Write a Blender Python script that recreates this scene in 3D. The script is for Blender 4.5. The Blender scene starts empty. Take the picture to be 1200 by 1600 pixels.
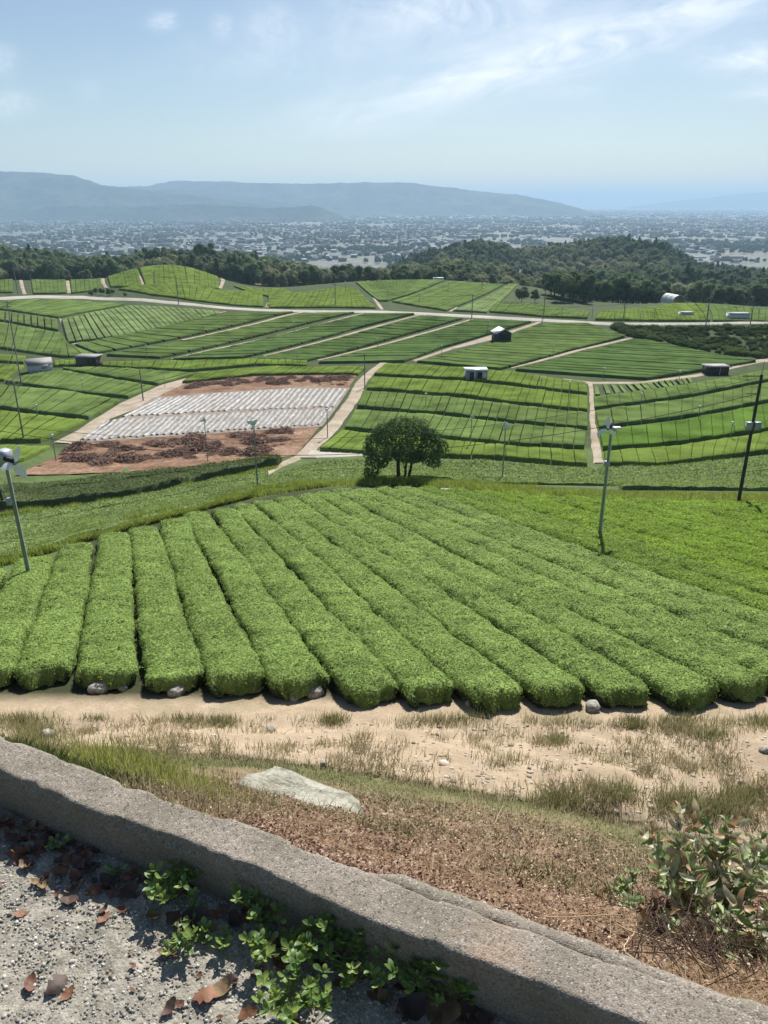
import bpy, math, random
import numpy as np
random.seed(7)
rng = np.random.default_rng(7)
SC = bpy.context.scene
COL = SC.collection

# ------------------------------------------------------------------ camera
PITCH = math.radians(21.9)
SP, CP = math.sin(PITCH), math.cos(PITCH)
cam_d = bpy.data.cameras.new('camera')
cam = bpy.data.objects.new('camera', cam_d)
COL.objects.link(cam)
cam.location = (0, 0, 0)
cam.rotation_euler = (math.radians(90) - PITCH, 0, 0)
cam_d.sensor_fit = 'VERTICAL'
cam_d.sensor_height = 32.0
cam_d.lens = 24.0
cam_d.clip_start = 0.05
cam_d.clip_end = 120000
SC.camera = cam

# ------------------------------------------------------------------ light
SUN_EL, SUN_AZ = math.radians(43), math.radians(14)
sd = bpy.data.lights.new('sun', 'SUN')
sd.energy = 4.3
sd.angle = math.radians(0.55)
sd.color = (1.0, 0.95, 0.87)
sun = bpy.data.objects.new('sun', sd)
COL.objects.link(sun)
sun.rotation_euler = (math.radians(90) - SUN_EL, 0, math.pi - SUN_AZ)
SC.view_settings.view_transform = 'Standard'
SC.view_settings.look = 'None'
SC.view_settings.gamma = 1
SC.view_settings.use_curve_mapping = False
SC.view_settings.exposure = 0.95
SC.cycles.use_denoising = True
SC.cycles.max_bounces = 6
SC.cycles.diffuse_bounces = 3
SC.cycles.transparent_max_bounces = 6
SC.cycles.volume_bounces = 1

world = bpy.data.worlds.new('World')
SC.world = world
world.use_nodes = True
WT = world.node_tree
WT.nodes.clear()


def px_dir(px, py):
    u, v = (px - 600) / 1200, (py - 800) / 1200
    d = np.array([u, CP - v * SP, -(SP + v * CP)])
    return d / np.linalg.norm(d)


class NT:
    """tiny helper to write node trees"""
    def __init__(s, nt): s.nt = nt

    def n(s, typ, **kw):
        nd = s.nt.nodes.new(typ)
        for k, v in kw.items():
            setattr(nd, k, v)
        return nd

    def l(s, a, b): s.nt.links.new(a, b)

    def put(s, sock, v):
        if isinstance(v, bpy.types.NodeSocket):
            s.l(v, sock)
        else:
            sock.default_value = v

    def math(s, op, a, b=0.0, c=None, clamp=False):
        nd = s.n('ShaderNodeMath', operation=op, use_clamp=clamp)
        s.put(nd.inputs[0], a)
        s.put(nd.inputs[1], b)
        if c is not None: s.put(nd.inputs[2], c)
        return nd.outputs[0]

    def mix(s, f, a, b, mode='MIX'):
        nd = s.n('ShaderNodeMix', data_type='RGBA', blend_type=mode)
        s.put(nd.inputs[0], f)
        s.put(nd.inputs[6], a)
        s.put(nd.inputs[7], b)
        return nd.outputs[2]

    def noise(s, vec, scale, detail=3, rough=.55, dist=0.0):
        nd = s.n('ShaderNodeTexNoise')
        if vec is not None: s.l(vec, nd.inputs['Vector'])
        nd.inputs['Scale'].default_value = scale
        nd.inputs['Detail'].default_value = detail
        nd.inputs['Roughness'].default_value = rough
        nd.inputs['Distortion'].default_value = dist
        return nd.outputs[0]

    def ramp(s, f, stops):
        nd = s.n('ShaderNodeValToRGB')
        s.put(nd.inputs[0], f)
        cr = nd.color_ramp
        while len(cr.elements) > 1: cr.elements.remove(cr.elements[-1])
        for i, (p, c) in enumerate(stops):
            e = cr.elements[0] if i == 0 else cr.elements.new(p)
            e.position = p
            e.color = (*c, 1) if len(c) == 3 else c
        return nd.outputs[0]


w = NT(WT)
sky = w.n('ShaderNodeTexSky', sky_type='NISHITA', sun_disc=False)
sky.sun_elevation = SUN_EL
sky.sun_rotation = SUN_AZ
sky.altitude = 100
sky.air_density = 1.0
sky.dust_density = 0.5
sky.ozone_density = 2.0
tc = w.n('ShaderNodeTexCoord')
gen = tc.outputs['Generated']


def dot(v, c):
    nd = w.n('ShaderNodeVectorMath', operation='DOT_PRODUCT')
    w.l(v, nd.inputs[0])
    nd.inputs[1].default_value = tuple(c)
    return nd.outputs['Value']


mp = w.n('ShaderNodeMapping')
w.l(gen, mp.inputs[0])
mp.inputs['Rotation'].default_value = (0, math.radians(-14), 0)
mp.inputs['Scale'].default_value = (3.0, 3.0, 16.0)
n1 = w.noise(mp.outputs[0], 2.2, 6, .6, .5)
n2 = w.noise(gen, 7.0, 5, .6, .3)
streaks = [((590, 160), (1150, 5), .026, 1.0, 1.3), ((560, 25), (860, 0), .034, .62, 1.2), ((1100, 92), (1330, 92), .014, .95, 1.0),
           ((1140, 146), (1300, 142), .008, .5, 1.0), ((228, 38), (282, 30), .0075, .6, .8), ((325, 42), (368, 42), .010, .4, .8),
           ((380, 40), (470, 40), .02, .35, 1.), ((-30, 84), (32, 102), .014, .4, .9), ((-40, 165), (60, 163), .012, .5, 1.),
           ((860, 146), (950, 146), .007, .3, 1.), ((330, 92), (560, 84), .03, .22, 1.2), ((120, 140), (160, 142), .01, .2, 1.)]
tot = None
for a, b, sg, st, al in streaks:
    A, B = px_dir(*a), px_dir(*b)
    c = A + B
    c /= np.linalg.norm(c)
    nn = np.cross(A, B)
    nn /= np.linalg.norm(nn)
    tt = np.cross(nn, c)
    half = np.linalg.norm(A - B) / 2 * al
    x = w.math('MULTIPLY', dot(gen, tt), 1 / half)
    x2 = w.math('POWER', w.math('ABSOLUTE', x), 2.6)
    y_ = w.math('ADD', dot(gen, nn), w.math('MULTIPLY', w.math('SUBTRACT', n2, .5), sg * 1.6))
    cx_ = w.n('ShaderNodeCombineXYZ')
    w.l(w.math('MULTIPLY', dot(gen, tt), .9 / max(half, .08)), cx_.inputs[0])
    w.l(w.math('MULTIPLY', dot(gen, nn), .33 / sg), cx_.inputs[1])
    tex = w.math('MULTIPLY_ADD', w.noise(cx_.outputs[0], 2.6, 7, .68, .9), 3.4, -1.15, clamp=True)
    y2 = w.math('POWER', w.math('ABSOLUTE', w.math('MULTIPLY', y_, 1 / sg)), 2.0)
    e = w.math('EXPONENT', w.math('MULTIPLY', w.math('ADD', x2, y2), -1.0))
    front = w.math('GREATER_THAN', dot(gen, c), 0.0)
    e = w.math('MULTIPLY', w.math('MULTIPLY', e, front), w.math('MULTIPLY_ADD', tex, st * 1.0, st * .18))
    tot = e if tot is None else w.math('ADD', tot, e)
cl = w.math('MULTIPLY', tot, .8, clamp=True)
n3 = w.noise(mp.outputs[0], 1.1, 5, .55, .4)
thin = w.math('MULTIPLY', w.math('SUBTRACT', n3, .52, clamp=True), .28, clamp=True)
cl = w.math('ADD', cl, thin, clamp=True)
skyc = w.mix(cl, sky.outputs[0], (12.5, 13.0, 13.6, 1))
bg = w.n('ShaderNodeBackground')
w.l(skyc, bg.inputs[0])
bg.inputs[1].default_value = 0.047
wo = w.n('ShaderNodeOutputWorld')
w.l(bg.outputs[0], wo.inputs[0])


# ------------------------------------------------------------------ helpers
def m_of(py):
    """downward slope of the sight line through photo row py"""
    v = (np.asarray(py, float) - 800) / 1200
    return (SP + v * CP) / (CP - v * SP)


def t_of(px, py):
    u = (np.asarray(px, float) - 600) / 1200
    v = (np.asarray(py, float) - 800) / 1200
    return u / (CP - v * SP)


def proj(x, y, z):
    """world -> photo pixel"""
    d = y * CP - z * SP
    return 600 + 1200 * x / d, 800 - 1200 * (y * SP + z * CP) / d


def tag(o, label=None, cat=None, group=None, kind=None):
    if label: o['label'] = label
    if cat: o['category'] = cat
    if group: o['group'] = group
    if kind: o['kind'] = kind
    return o


def mesh(name, V, F, mats, attrs=None, smooth=False, fm=None):
    """V (n,3) array, F (m,3|4) int array or list of such arrays"""
    me = bpy.data.meshes.new(name)
    V = np.asarray(V, np.float32)
    Fs = [np.asarray(f, np.int32) for f in (F if isinstance(F, list) else [F]) if len(f)]
    me.vertices.add(len(V))
    me.vertices.foreach_set('co', V.ravel())
    loops = np.concatenate([f.ravel() for f in Fs])
    tot = np.concatenate([np.full(len(f), f.shape[1], np.int32) for f in Fs])
    start = np.concatenate([[0], np.cumsum(tot)[:-1]]).astype(np.int32)
    me.loops.add(len(loops))
    me.loops.foreach_set('vertex_index', loops)
    me.polygons.add(len(tot))
    me.polygons.foreach_set('loop_start', start)
    me.polygons.foreach_set('loop_total', tot)
    if smooth: me.polygons.foreach_set('use_smooth', np.ones(len(tot), bool))
    for m in (mats if isinstance(mats, (list, tuple)) else [mats]): me.materials.append(m)
    if fm is not None: me.polygons.foreach_set('material_index', np.asarray(fm, np.int32))
    me.update(calc_edges=True)
    for k, a in (attrs or {}).items():
        a = np.asarray(a, np.float32)
        if a.ndim == 1:
            at_ = me.attributes.new(k, 'FLOAT', 'POINT')
            at_.data.foreach_set('value', a)
        else:
            at_ = me.attributes.new(k, 'FLOAT_COLOR', 'POINT')
            c = np.ones((len(a), 4), np.float32)
            c[:, :3] = a
            at_.data.foreach_set('color', c.ravel())
    return me


def link(name, me, parent=None, loc=None, rot=None, sc=None):
    o = bpy.data.objects.new(name, me)
    COL.objects.link(o)
    if parent is not None: o.parent = parent
    if loc is not None: o.location = loc
    if rot is not None: o.rotation_euler = rot
    if sc is not None: o.scale = sc
    return o


def hash2(ix, iy, seed=0):
    h = (ix.astype(np.int64) * 374761393 + iy.astype(np.int64) * 668265263 + seed * 982451653) & 0xffffffff
    h = ((h ^ (h >> 13)) * 1274126177) & 0xffffffff
    return ((h ^ (h >> 16)) & 0xffff) / 65535.0


def vn(x, y, seed=0):
    """value noise in -1..1"""
    x, y = np.asarray(x, float), np.asarray(y, float)
    ix, iy = np.floor(x), np.floor(y)
    fx, fy = x - ix, y - iy
    fx, fy = fx * fx * (3 - 2 * fx), fy * fy * (3 - 2 * fy)
    a, b = hash2(ix, iy, seed), hash2(ix + 1, iy, seed)
    c, d = hash2(ix, iy + 1, seed), hash2(ix + 1, iy + 1, seed)
    return ((a * (1 - fx) + b * fx) * (1 - fy) + (c * (1 - fx) + d * fx) * fy) * 2 - 1


def fbm(x, y, o=4, seed=0, g=.5):
    s, a = 0, 1
    for k in range(o):
        s = s + a * vn(x * 2 ** k, y * 2 ** k, seed + k)
        a *= g
    return s


def grid_faces(nr, nc, closed=False):
    i, j = np.meshgrid(np.arange(nr - 1), np.arange(nc if closed else nc - 1), indexing='ij')
    j2 = (j + 1) % nc
    return np.stack([i * nc + j, i * nc + j2, (i + 1) * nc + j2, (i + 1) * nc + j], -1).reshape(-1, 4)


class Geo:
    """collects pieces of ONE mesh"""
    def __init__(s): s.V, s.F, s.n = [], {}, 0

    def add(s, V, F):
        V, F = np.asarray(V, float), np.asarray(F)
        s.V.append(V)
        s.F.setdefault(F.shape[1], []).append(F + s.n)
        s.n += len(V)

    def box(s, c, d, rz=0.0, taper=1.0):
        x, y, z = [k / 2 for k in d]
        V = np.array([[a * x * (taper if e > 0 else 1), b * y * (taper if e > 0 else 1), e * z] for e in (-1, 1) for a, b in ((-1, -1), (1, -1), (1, 1), (-1, 1))])
        V = V @ np.array([[math.cos(rz), math.sin(rz), 0], [-math.sin(rz), math.cos(rz), 0], [0, 0, 1]]) + np.array(c)
        s.add(V, [[3, 2, 1, 0], [4, 5, 6, 7], [0, 1, 5, 4], [1, 2, 6, 5], [2, 3, 7, 6], [3, 0, 4, 7]])

    def tube(s, pts, rad, n=8, cap=True):
        P = np.asarray(pts, float)
        R = np.broadcast_to(np.asarray(rad, float), (len(P),))
        T = np.gradient(P, axis=0)
        T /= np.linalg.norm(T, axis=1)[:, None] + 1e-9
        ref = np.array([0, 0, 1.]) if abs(T[:, 2]).mean() < .8 else np.array([1., 0, 0])
        A = np.cross(T, ref)
        A /= np.linalg.norm(A, axis=1)[:, None] + 1e-9
        B = np.cross(T, A)
        th = np.arange(n) * 2 * math.pi / n
        V = P[:, None] + R[:, None, None] * (A[:, None] * np.cos(th)[None, :, None] + B[:, None] * np.sin(th)[None, :, None])
        s.add(V.reshape(-1, 3), grid_faces(len(P), n, True))
        if cap:
            for k in (0, len(P) - 1):
                c = np.vstack([P[k][None], V[k]])
                s.add(c, [[0, 1 + i, 1 + (i + 1) % n] for i in range(n)])

    def me(s, name, mats, smooth=False, attrs=None):
        # order of faces follows sizes
        return mesh(name, np.vstack(s.V), [np.vstack(f) for f in s.F.values()], mats, attrs, smooth)


def leaf_quads(P, N, L, W, jit=.6, fold=0.0, seed=0):
    """n leaf-sized quads at P, facing N (jittered); returns V, F"""
    r = np.random.default_rng(seed)
    n = len(P)
    N = N + r.normal(0, jit, (n, 3))
    N /= np.linalg.norm(N, axis=1)[:, None] + 1e-9
    a = r.normal(0, 1, (n, 3))
    U = np.cross(N, a)
    U /= np.linalg.norm(U, axis=1)[:, None] + 1e-9
    Wv = np.cross(N, U)
    L = np.broadcast_to(L, (n,))[:, None] * r.uniform(.7, 1.3, (n, 1)) * .5
    Wd = np.broadcast_to(W, (n,))[:, None] * r.uniform(.7, 1.3, (n, 1)) * .5
    V = np.stack([P - U * L, P + Wv * Wd + N * fold * Wd, P + U * L, P - Wv * Wd + N * fold * Wd], 1).reshape(-1, 3)
    F = np.arange(4 * n).reshape(n, 4)
    return V, F


# ------------------------------------------------------------------ materials
def material(name):
    m = bpy.data.materials.new(name)
    m.use_nodes = True
    m.node_tree.nodes.clear()
    t = NT(m.node_tree)
    out = t.n('ShaderNodeOutputMaterial')
    return m, t, out


def surf(name, stops, scale=1.0, fine=None, rough=.85, bump=0.0, bscale=None, attr=None, trans=0.0, rand=0.0, spec=.3, space='pos', detail=4, tcol=None, metal=0.0):
    """noise (or attribute) coloured surface; trans = share of light let through (leaves)"""
    m, t, out = material(name)
    if space == 'pos':
        vec = t.n('ShaderNodeNewGeometry').outputs['Position']
    else:
        vec = t.n('ShaderNodeTexCoord').outputs['Object']
    if attr:
        a = t.n('ShaderNodeAttribute', attribute_name=attr)
        f = t.math('MULTIPLY_ADD', t.math('SUBTRACT', t.noise(vec, scale, detail), .5), .9, a.outputs['Fac'], clamp=True)
    else:
        f = t.noise(vec, scale, detail)
    if fine:
        f2 = t.noise(vec, fine, 3)
        f = t.math('MULTIPLY_ADD', t.math('SUBTRACT', f2, .5), .8, f, clamp=True)
    if rand:
        oi = t.n('ShaderNodeObjectInfo')
        f = t.math('MULTIPLY_ADD', t.math('SUBTRACT', oi.outputs['Random'], .5), rand, f, clamp=True)
    col = t.ramp(f, stops)
    p = t.n('ShaderNodeBsdfPrincipled')
    t.l(col, p.inputs['Base Color'])
    p.inputs['Roughness'].default_value = rough
    p.inputs['Specular IOR Level'].default_value = spec
    p.inputs['Metallic'].default_value = metal
    if bump:
        b = t.n('ShaderNodeBump')
        b.inputs['Strength'].default_value = 1.0
        b.inputs['Distance'].default_value = bump
        t.l(t.noise(vec, bscale or (fine or scale) * 1.5, 4), b.inputs['Height'])
        t.l(b.outputs[0], p.inputs['Normal'])
    sh = p.outputs[0]
    if trans:
        tr = t.n('ShaderNodeBsdfTranslucent')
        if tcol:
            t.l(t.mix(.6, col, (*tcol, 1)), tr.inputs[0])
        else:
            t.l(col, tr.inputs[0])
        mx = t.n('ShaderNodeMixShader')
        mx.inputs[0].default_value = trans
        t.l(sh, mx.inputs[1])
        t.l(tr.outputs[0], mx.inputs[2])
        sh = mx.outputs[0]
    t.l(sh, out.inputs[0])
    return m


def plain(name, c, rough=.6, var=.15, scale=6, metal=0.0, spec=.4, space='obj', bump=0.0):
    c = np.array(c)
    return surf(name, [(.3, tuple(c * (1 - var))), (.7, tuple(np.minimum(c * (1 + var), 1)))], scale, rough=rough, metal=metal, spec=spec, space=space, bump=bump)


M = {}
G = lambda c, k: tuple(np.clip(np.array(c) * k, 0, 1))


def tea_mats(key, c, gap=.55):
    """hull + leaf material of one shade of tea"""
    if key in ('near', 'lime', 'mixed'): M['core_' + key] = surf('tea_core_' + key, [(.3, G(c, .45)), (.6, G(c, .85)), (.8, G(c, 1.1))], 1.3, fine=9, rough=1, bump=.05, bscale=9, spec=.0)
    M['hull_' + key] = surf('tea_foliage_' + key, [(.18, G(c, .38)), (.42, G(c, .8)), (.62, G(c, 1.05)), (.85, G(c, 1.35))], .23, fine=5.5, rough=1.0, bump=.09, bscale=5, rand=.16, spec=.0)
    M['leaf_' + key] = surf('tea_leaf_' + key, [(.03, G(c, .32)), (.28, G(c, .85)), (.65, G(c, 1.2)), (.97, G(c, 1.85))], .35, attr='v', rough=.65, trans=.42, tcol=(c[0] * 1.7, c[1] * 1.6, c[2] * .5), spec=.08)


TEA = {'near': (.225, .315, .095), 'mixed': (.185, .275, .050), 'lime': (.190, .290, .036), 'bright': (.135, .195, .042), 'mid': (.120, .176, .054), 'deep': (.082, .132, .042),
       'pale': (.130, .178, .062), 'sage': (.165, .225, .090), 'dusk': (.090, .120, .055), 'vivid': (.095, .165, .032), 'far': (.104, .156, .048)}
for k, c in TEA.items(): tea_mats(k, c)
M['hedge_shade'] = surf('tea_hedge_shade', [(.3, (.014, .022, .010)), (.7, (.04, .06, .022))], 6, rough=.9, bump=.04)  # shade under the hedges put into colour, for lower sides and end caps

# ------------------------------------------------------------------ terrain
Z_PLAIN = -120.0
Z_KERB = -1.80
Z_PATH = -1.97
kerb_in = lambda x: 1.505 - .455 * x
kerb_out = lambda x: 1.665 - .455 * x

PX = [-400, 0, 100, 160, 207, 240, 270, 300, 340, 370, 410, 450, 500, 560, 620, 700, 770, 850, 900, 1000, 1060, 1120, 1200, 1600]
CRY = [434, 434, 436, 434, 418, 411, 410, 414, 430, 440, 446, 446, 441, 436, 434, 434, 440, 446, 466, 474, 470, 472, 478, 480]
RID1 = [378, 378, 380, 392, 394, 390, 386, 383, 388, 386, 384, 390, 398, 398, 402, 400, 412, 420, 418, 412, 410, 416, 418, 420]
YC = np.interp(range(len(PX)), [0, 13, 17, 18, 23], [378, 372, 365, 330, 325])
RID2X = [-400, 0, 560, 630, 680, 740, 790, 820, 870, 940, 1010, 1050, 1075, 1110, 1600]
RID2Y = [430, 430, 430, 404, 374, 361, 371, 384, 364, 361, 364, 372, 390, 410, 420]
CRX = [-500, 0, 150, 300, 450, 600, 900, 1200, 1700]      # edge of the near field
CRESTY = [960, 900, 822, 792, 763, 750, 758, 768, 780]
VAL = [(880, 34), (850, 42), (820, 50), (790, 59), (760, 68), (740, 75), (720, 82), (700, 90), (680, 98), (660, 108), (640, 119), (620, 131), (600, 145),
       (590, 153), (575, 165), (560, 178), (540, 196), (520, 215), (500, 235), (490, 247)]
DITX = [-500, 0, 250, 400, 573, 733, 833, 1000, 1200, 1700]
DITY = [1120, 1165, 1180, 1190, 1213, 1243, 1257, 1293, 1340, 1440]


def plane_z(Y): return -12.6 - .22 * (Y - 18)


def px_at(t, py):
    """photo column of azimuth t on row py"""
    v = (py - 800) / 1200
    return 600 + 1200 * t * (CP - v * SP)


def column(t, Ys):
    nodes = []
    yk = 1.665 / (1 + .455 * t)
    pxd = px_at(t, 1200)
    yd_img = np.interp(pxd, DITX, DITY)
    Yd = 12.3 - 1.6 * (pxd / 1200)
    mk, md = 1.87 / yk, float(m_of(yd_img))
    nodes += [(0.2, -2.12), (yk - .02, -2.12), (yk + .01, -1.87)]
    for s in (.12, .25, .4, .55, .7, .85, 1.0):
        Y = yk * (Yd / yk) ** s
        nodes.append((Y, -(mk + (md - mk) * s ** .75) * Y))
    nodes.append((15.6, plane_z(15.6)))
    # end of near field
    pc = px_at(t, 800)
    yc = np.interp(pc, CRX, CRESTY)
    mc = float(m_of(yc))
    Yc = (12.6 - .22 * 18) / (mc - .22)
    Yc = min(Yc, 66)
    for Y in np.linspace(19, Yc, 6): nodes.append((Y, plane_z(Y)))
    last = Yc
    for y, Y in VAL:
        if Y > last + 5: nodes.append((Y, -float(m_of(y)) * Y))
    pcr = px_at(t, 440)
    ycr, Ycr = np.interp(pcr, PX, CRY), np.interp(pcr, PX, YC)
    for s in (.2, .4, .6, .8, 1.0):
        Y = 247 + (Ycr - 247) * s
        y = 490 + (ycr - 490) * s
        nodes.append((Y, -float(m_of(y)) * Y))
    zc = nodes[-1][1]
    nodes.append((Ycr + 30, zc - 6))
    r1 = np.interp(px_at(t, 390), PX, RID1)
    z1 = -float(m_of(r1)) * 560 - 10
    nodes.append((475, min(zc - 9, z1 - 4)))
    nodes.append((560, z1))
    nodes.append((680, min(z1 - 22, -70)))
    r2 = np.interp(px_at(t, 375), RID2X, RID2Y)
    z2 = max(-float(m_of(r2)) * 950 - 10, -112)
    nodes += [(800, (z2 * .7 + -95 * .3)), (950, z2), (1150, min(z2 - 30, -100)), (1500, -119.5), (1800, -121.5), (2600, -124)]
    N = np.array(nodes)
    return np.interp(Ys, N[:, 0], N[:, 1])


YG = [0.35]
while YG[-1] < 1.0: YG.append(YG[-1] + .05)
while YG[-1] < 19: YG.append(YG[-1] * 1.0095)
while YG[-1] < 420: YG.append(YG[-1] * 1.016)
while YG[-1] < 2500: YG.append(YG[-1] * 1.03)
YG = np.array(YG)
TG = np.arange(-1.05, 1.0501, .0078)
ZG = np.stack([column(t, YG) for t in TG], 1)          # (nY, nT)


def blur(A, ky, kt, mask):
    B = A.copy()
    for _ in range(ky):
        P = np.pad(B, ((1, 1), (0, 0)), 'edge')
        B = (P[:-2] + 2 * P[1:-1] + P[2:]) / 4
    for _ in range(kt):
        P = np.pad(B, ((0, 0), (1, 1)), 'edge')
        B = (P[:, :-2] + 2 * P[:, 1:-1] + P[:, 2:]) / 4
    return A * (1 - mask) + B * mask


mask = np.clip((YG - 20) / 6, 0, 1)[:, None]
ZG = blur(ZG, 6, 6, mask)
XX, YY = TG[None] * YG[:, None], np.broadcast_to(YG[:, None], ZG.shape)
pxd = px_at(TG, 1200)
YD = (12.3 - 1.6 * (pxd / 1200))[None]
YK = (1.665 / (1 + .455 * TG))[None]
# little step at the foot of the dirt bank, erosion on the bank, roughness of the litter slope
nbank = np.clip((YY - YD) / 1.0, 0, 1) * np.clip((16.0 - YY) / 1.2, 0, 1)
ZG = ZG + .16 / (1 + np.exp(-(YY - YD + .12 * vn(XX * 1.3, YY * 0, 3)) / .05)) * np.clip((15 - YY) / 3, 0, 1)
ZG = ZG + nbank * (.16 * fbm(XX * .55 + YY * .15, YY * .35, 3, 11) + .03 * fbm(XX * 3, YY * 2.4, 3, 17))
nl = np.clip((YY - YK - .06) / .5, 0, 1) * np.clip((YD - YY) / .5, 0, 1)
ZG = ZG + nl * (.05 * fbm(XX * 1.5, YY * 1.5, 3, 23) + .015 * fbm(XX * 9, YY * 7, 2, 29))
far_n = np.clip((YY - 420) / 80, 0, 1) * np.clip((1500 - YY) / 400, 0, 1)
ZG = ZG + far_n * 5 * fbm(XX / 70, YY / 70, 3, 31)

LYG = np.log(YG)
DT = TG[1] - TG[0]


def ground_z(x, y):
    x, y = np.asarray(x, float), np.asarray(y, float)
    fi = np.interp(np.clip(y, YG[0], YG[-1]), YG, np.arange(len(YG)))
    ft = np.clip((x / np.maximum(y, .3) - TG[0]) / DT, 0, len(TG) - 1.001)
    i = np.minimum(fi.astype(int), len(YG) - 2)
    j = ft.astype(int)
    a, b = fi - i, ft - j
    return (ZG[i, j] * (1 - a) + ZG[i + 1, j] * a) * (1 - b) + (ZG[i, j + 1] * (1 - a) + ZG[i + 1, j + 1] * a) * b


def at(px, py, lo=2.0, dz=0.0, hi=1500.0):
    """the spot of the terrain that the photo shows at pixel px, py"""
    t, m = float(t_of(px, py)), float(m_of(py))
    Ys = np.exp(np.linspace(math.log(lo), math.log(hi), 1400))
    d = -m * Ys - (ground_z(t * Ys, Ys) + dz)
    idx = np.nonzero((d[:-1] > 0) & (d[1:] <= 0))[0]
    if len(idx):
        k = idx[0]
        Y = Ys[k] + (Ys[k + 1] - Ys[k]) * d[k] / (d[k] - d[k + 1])
    elif d[0] <= 0:
        k = int(np.argmax(d)) if (d > -1.2).any() and d.max() <= 0 else 0
        Y = Ys[k]
        if d.max() > 0: Y = lo
    else:
        Y = Ys[int(np.argmin(np.abs(d)))]
    return np.array([t * Y, Y, float(ground_z(t * Y, Y))])


def lerp3(a, b, t): return a + (b - a) * t


# colour zones of the bare ground
PXV, PYV = proj(XX, YY, ZG)
col = np.zeros(ZG.shape + (3,))
sand, litter, ditch, soil, grass, forest = [np.array(c) for c in ((.37, .292, .205), (.22, .155, .105), (.115, .118, .052), (.040, .046, .022), (.075, .11, .035), (.035, .055, .025))]
nz = fbm(XX * .8, YY * .8, 4, 41)[..., None]
nz2 = fbm(XX * 3.1, YY * 3.1, 3, 47)[..., None]
col[:] = soil
mb = np.clip((YY - YD) / .15 + .5, 0, 1)[..., None]
mf = np.clip((17.9 - YY) / .8, 0, 1)[..., None]
bank = sand * (1 + .12 * nz + .10 * nz2) * (1 - .0 * mb)
veg = np.clip(nz * 1.3 + nz2 * .5 - .45, 0, .75)
bank = bank * (1 - veg * .55) + np.array([.12, .125, .055]) * veg * .55
pebble = np.clip(nz2 * 1.2 - .6, 0, 1) * .3
bank = bank * (1 - pebble) + np.array([.42, .37, .32]) * pebble
sl = np.clip((YD - YY) / (YD - YK), 0, 1)[..., None]      # 0 ditch .. 1 kerb
low = ditch * (1 + .25 * nz) * (1 - np.clip(sl * 2.0 - .35 + .5 * nz, 0, 1)) + litter * (1 + .25 * nz2) * np.clip(sl * 2.0 - .35 + .5 * nz, 0, 1)
near = low * (1 - mb) + bank * mb
col = near * mf + soil * (1 - mf)
ycst = np.interp(px_at(TG, 800), CRX, CRESTY)
YCR = np.minimum((12.6 - .22 * 18) / (m_of(ycst) - .22), 66)[None]
gz = np.clip((YY - YCR + 3) / 2.5, 0, 1)[..., None] * .9
col = col * (1 - gz) + (grass * np.where(YY < 90, 1.1, .6)[..., None] + soil * .1) * gz * (1 + .25 * nz)
fz = np.clip((YY - 385) / 30, 0, 1)[..., None]
col = col * (1 - fz) + forest * fz
pz = np.clip((YY - 1300) / 200, 0, 1)[..., None]
col = col * (1 - pz) + np.array([.10, .13, .08]) * pz
col = np.clip(col, .005, 1)

m, t, out = material('ground_earth')
pos = t.n('ShaderNodeNewGeometry').outputs['Position']
a = t.n('ShaderNodeAttribute', attribute_name='col')
f1 = t.noise(pos, 9, 5, .7)
f2 = t.noise(pos, 60, 3, .7)
f3 = t.noise(pos, 1.3, 4, .6)
vv = t.math('MULTIPLY', t.math('MULTIPLY_ADD', f1, .7, .65), t.math('MULTIPLY', t.math('MULTIPLY_ADD', f2, .8, .6), t.math('MULTIPLY_ADD', f3, .5, .75)))
cc = t.n('ShaderNodeVectorMath', operation='SCALE')
t.l(a.outputs['Color'], cc.inputs[0])
t.l(vv, cc.inputs['Scale'])
p = t.n('ShaderNodeBsdfPrincipled')
p.inputs['Roughness'].default_value = .95
p.inputs['Specular IOR Level'].default_value = .1
t.l(cc.outputs[0], p.inputs['Base Color'])
b = t.n('ShaderNodeBump')
b.inputs['Distance'].default_value = .03
t.l(t.noise(pos, 14, 6, .7), b.inputs['Height'])
t.l(b.outputs[0], p.inputs['Normal'])
t.l(p.outputs[0], out.inputs[0])
M['ground'] = m
V = np.stack([XX, YY, ZG], -1).reshape(-1, 3)
tag(link('hillside_ground', mesh('hillside_ground', V, grid_faces(*ZG.shape)[:, ::-1], M['ground'], {'col': col.reshape(-1, 3)}, True)), kind='structure')

# ------------------------------------------------------------------ plain to the horizon
m, t, out = material('plain_fields')
pos = t.n('ShaderNodeNewGeometry').outputs['Position']
vo = t.n('ShaderNodeTexVoronoi', feature='F1', distance='CHEBYCHEV')
vo.inputs['Scale'].default_value = .011
vo.inputs['Randomness'].default_value = .8
t.l(pos, vo.inputs['Vector'])
s_ = t.n('ShaderNodeSeparateColor')
t.l(vo.outputs['Color'], s_.inputs[0])
c1 = t.ramp(s_.outputs[0], [(0, (.05, .08, .04)), (.3, (.07, .10, .045)), (.5, (.08, .095, .06)), (.7, (.11, .105, .09)), (.85, (.035, .055, .03)), (1, (.13, .13, .125))])
vo2 = t.n('ShaderNodeTexVoronoi', feature='F1')
vo2.inputs['Scale'].default_value = .06
t.l(pos, vo2.inputs['Vector'])
s2 = t.n('ShaderNodeSeparateColor')
t.l(vo2.outputs['Color'], s2.inputs[0])
c2 = t.ramp(s2.outputs[1], [(0, (.04, .05, .04)), (.5, (.075, .085, .07)), (.8, (.12, .12, .12)), (1, (.2, .2, .2))])
cm = t.mix(.5, c1, c2)
p = t.n('ShaderNodeBsdfPrincipled')
p.inputs['Roughness'].default_value = .9
t.l(cm, p.inputs['Base Color'])
t.l(p.outputs[0], out.inputs[0])
M['plain'] = m
xs = np.linspace(-26000, 26000, 27)
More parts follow.
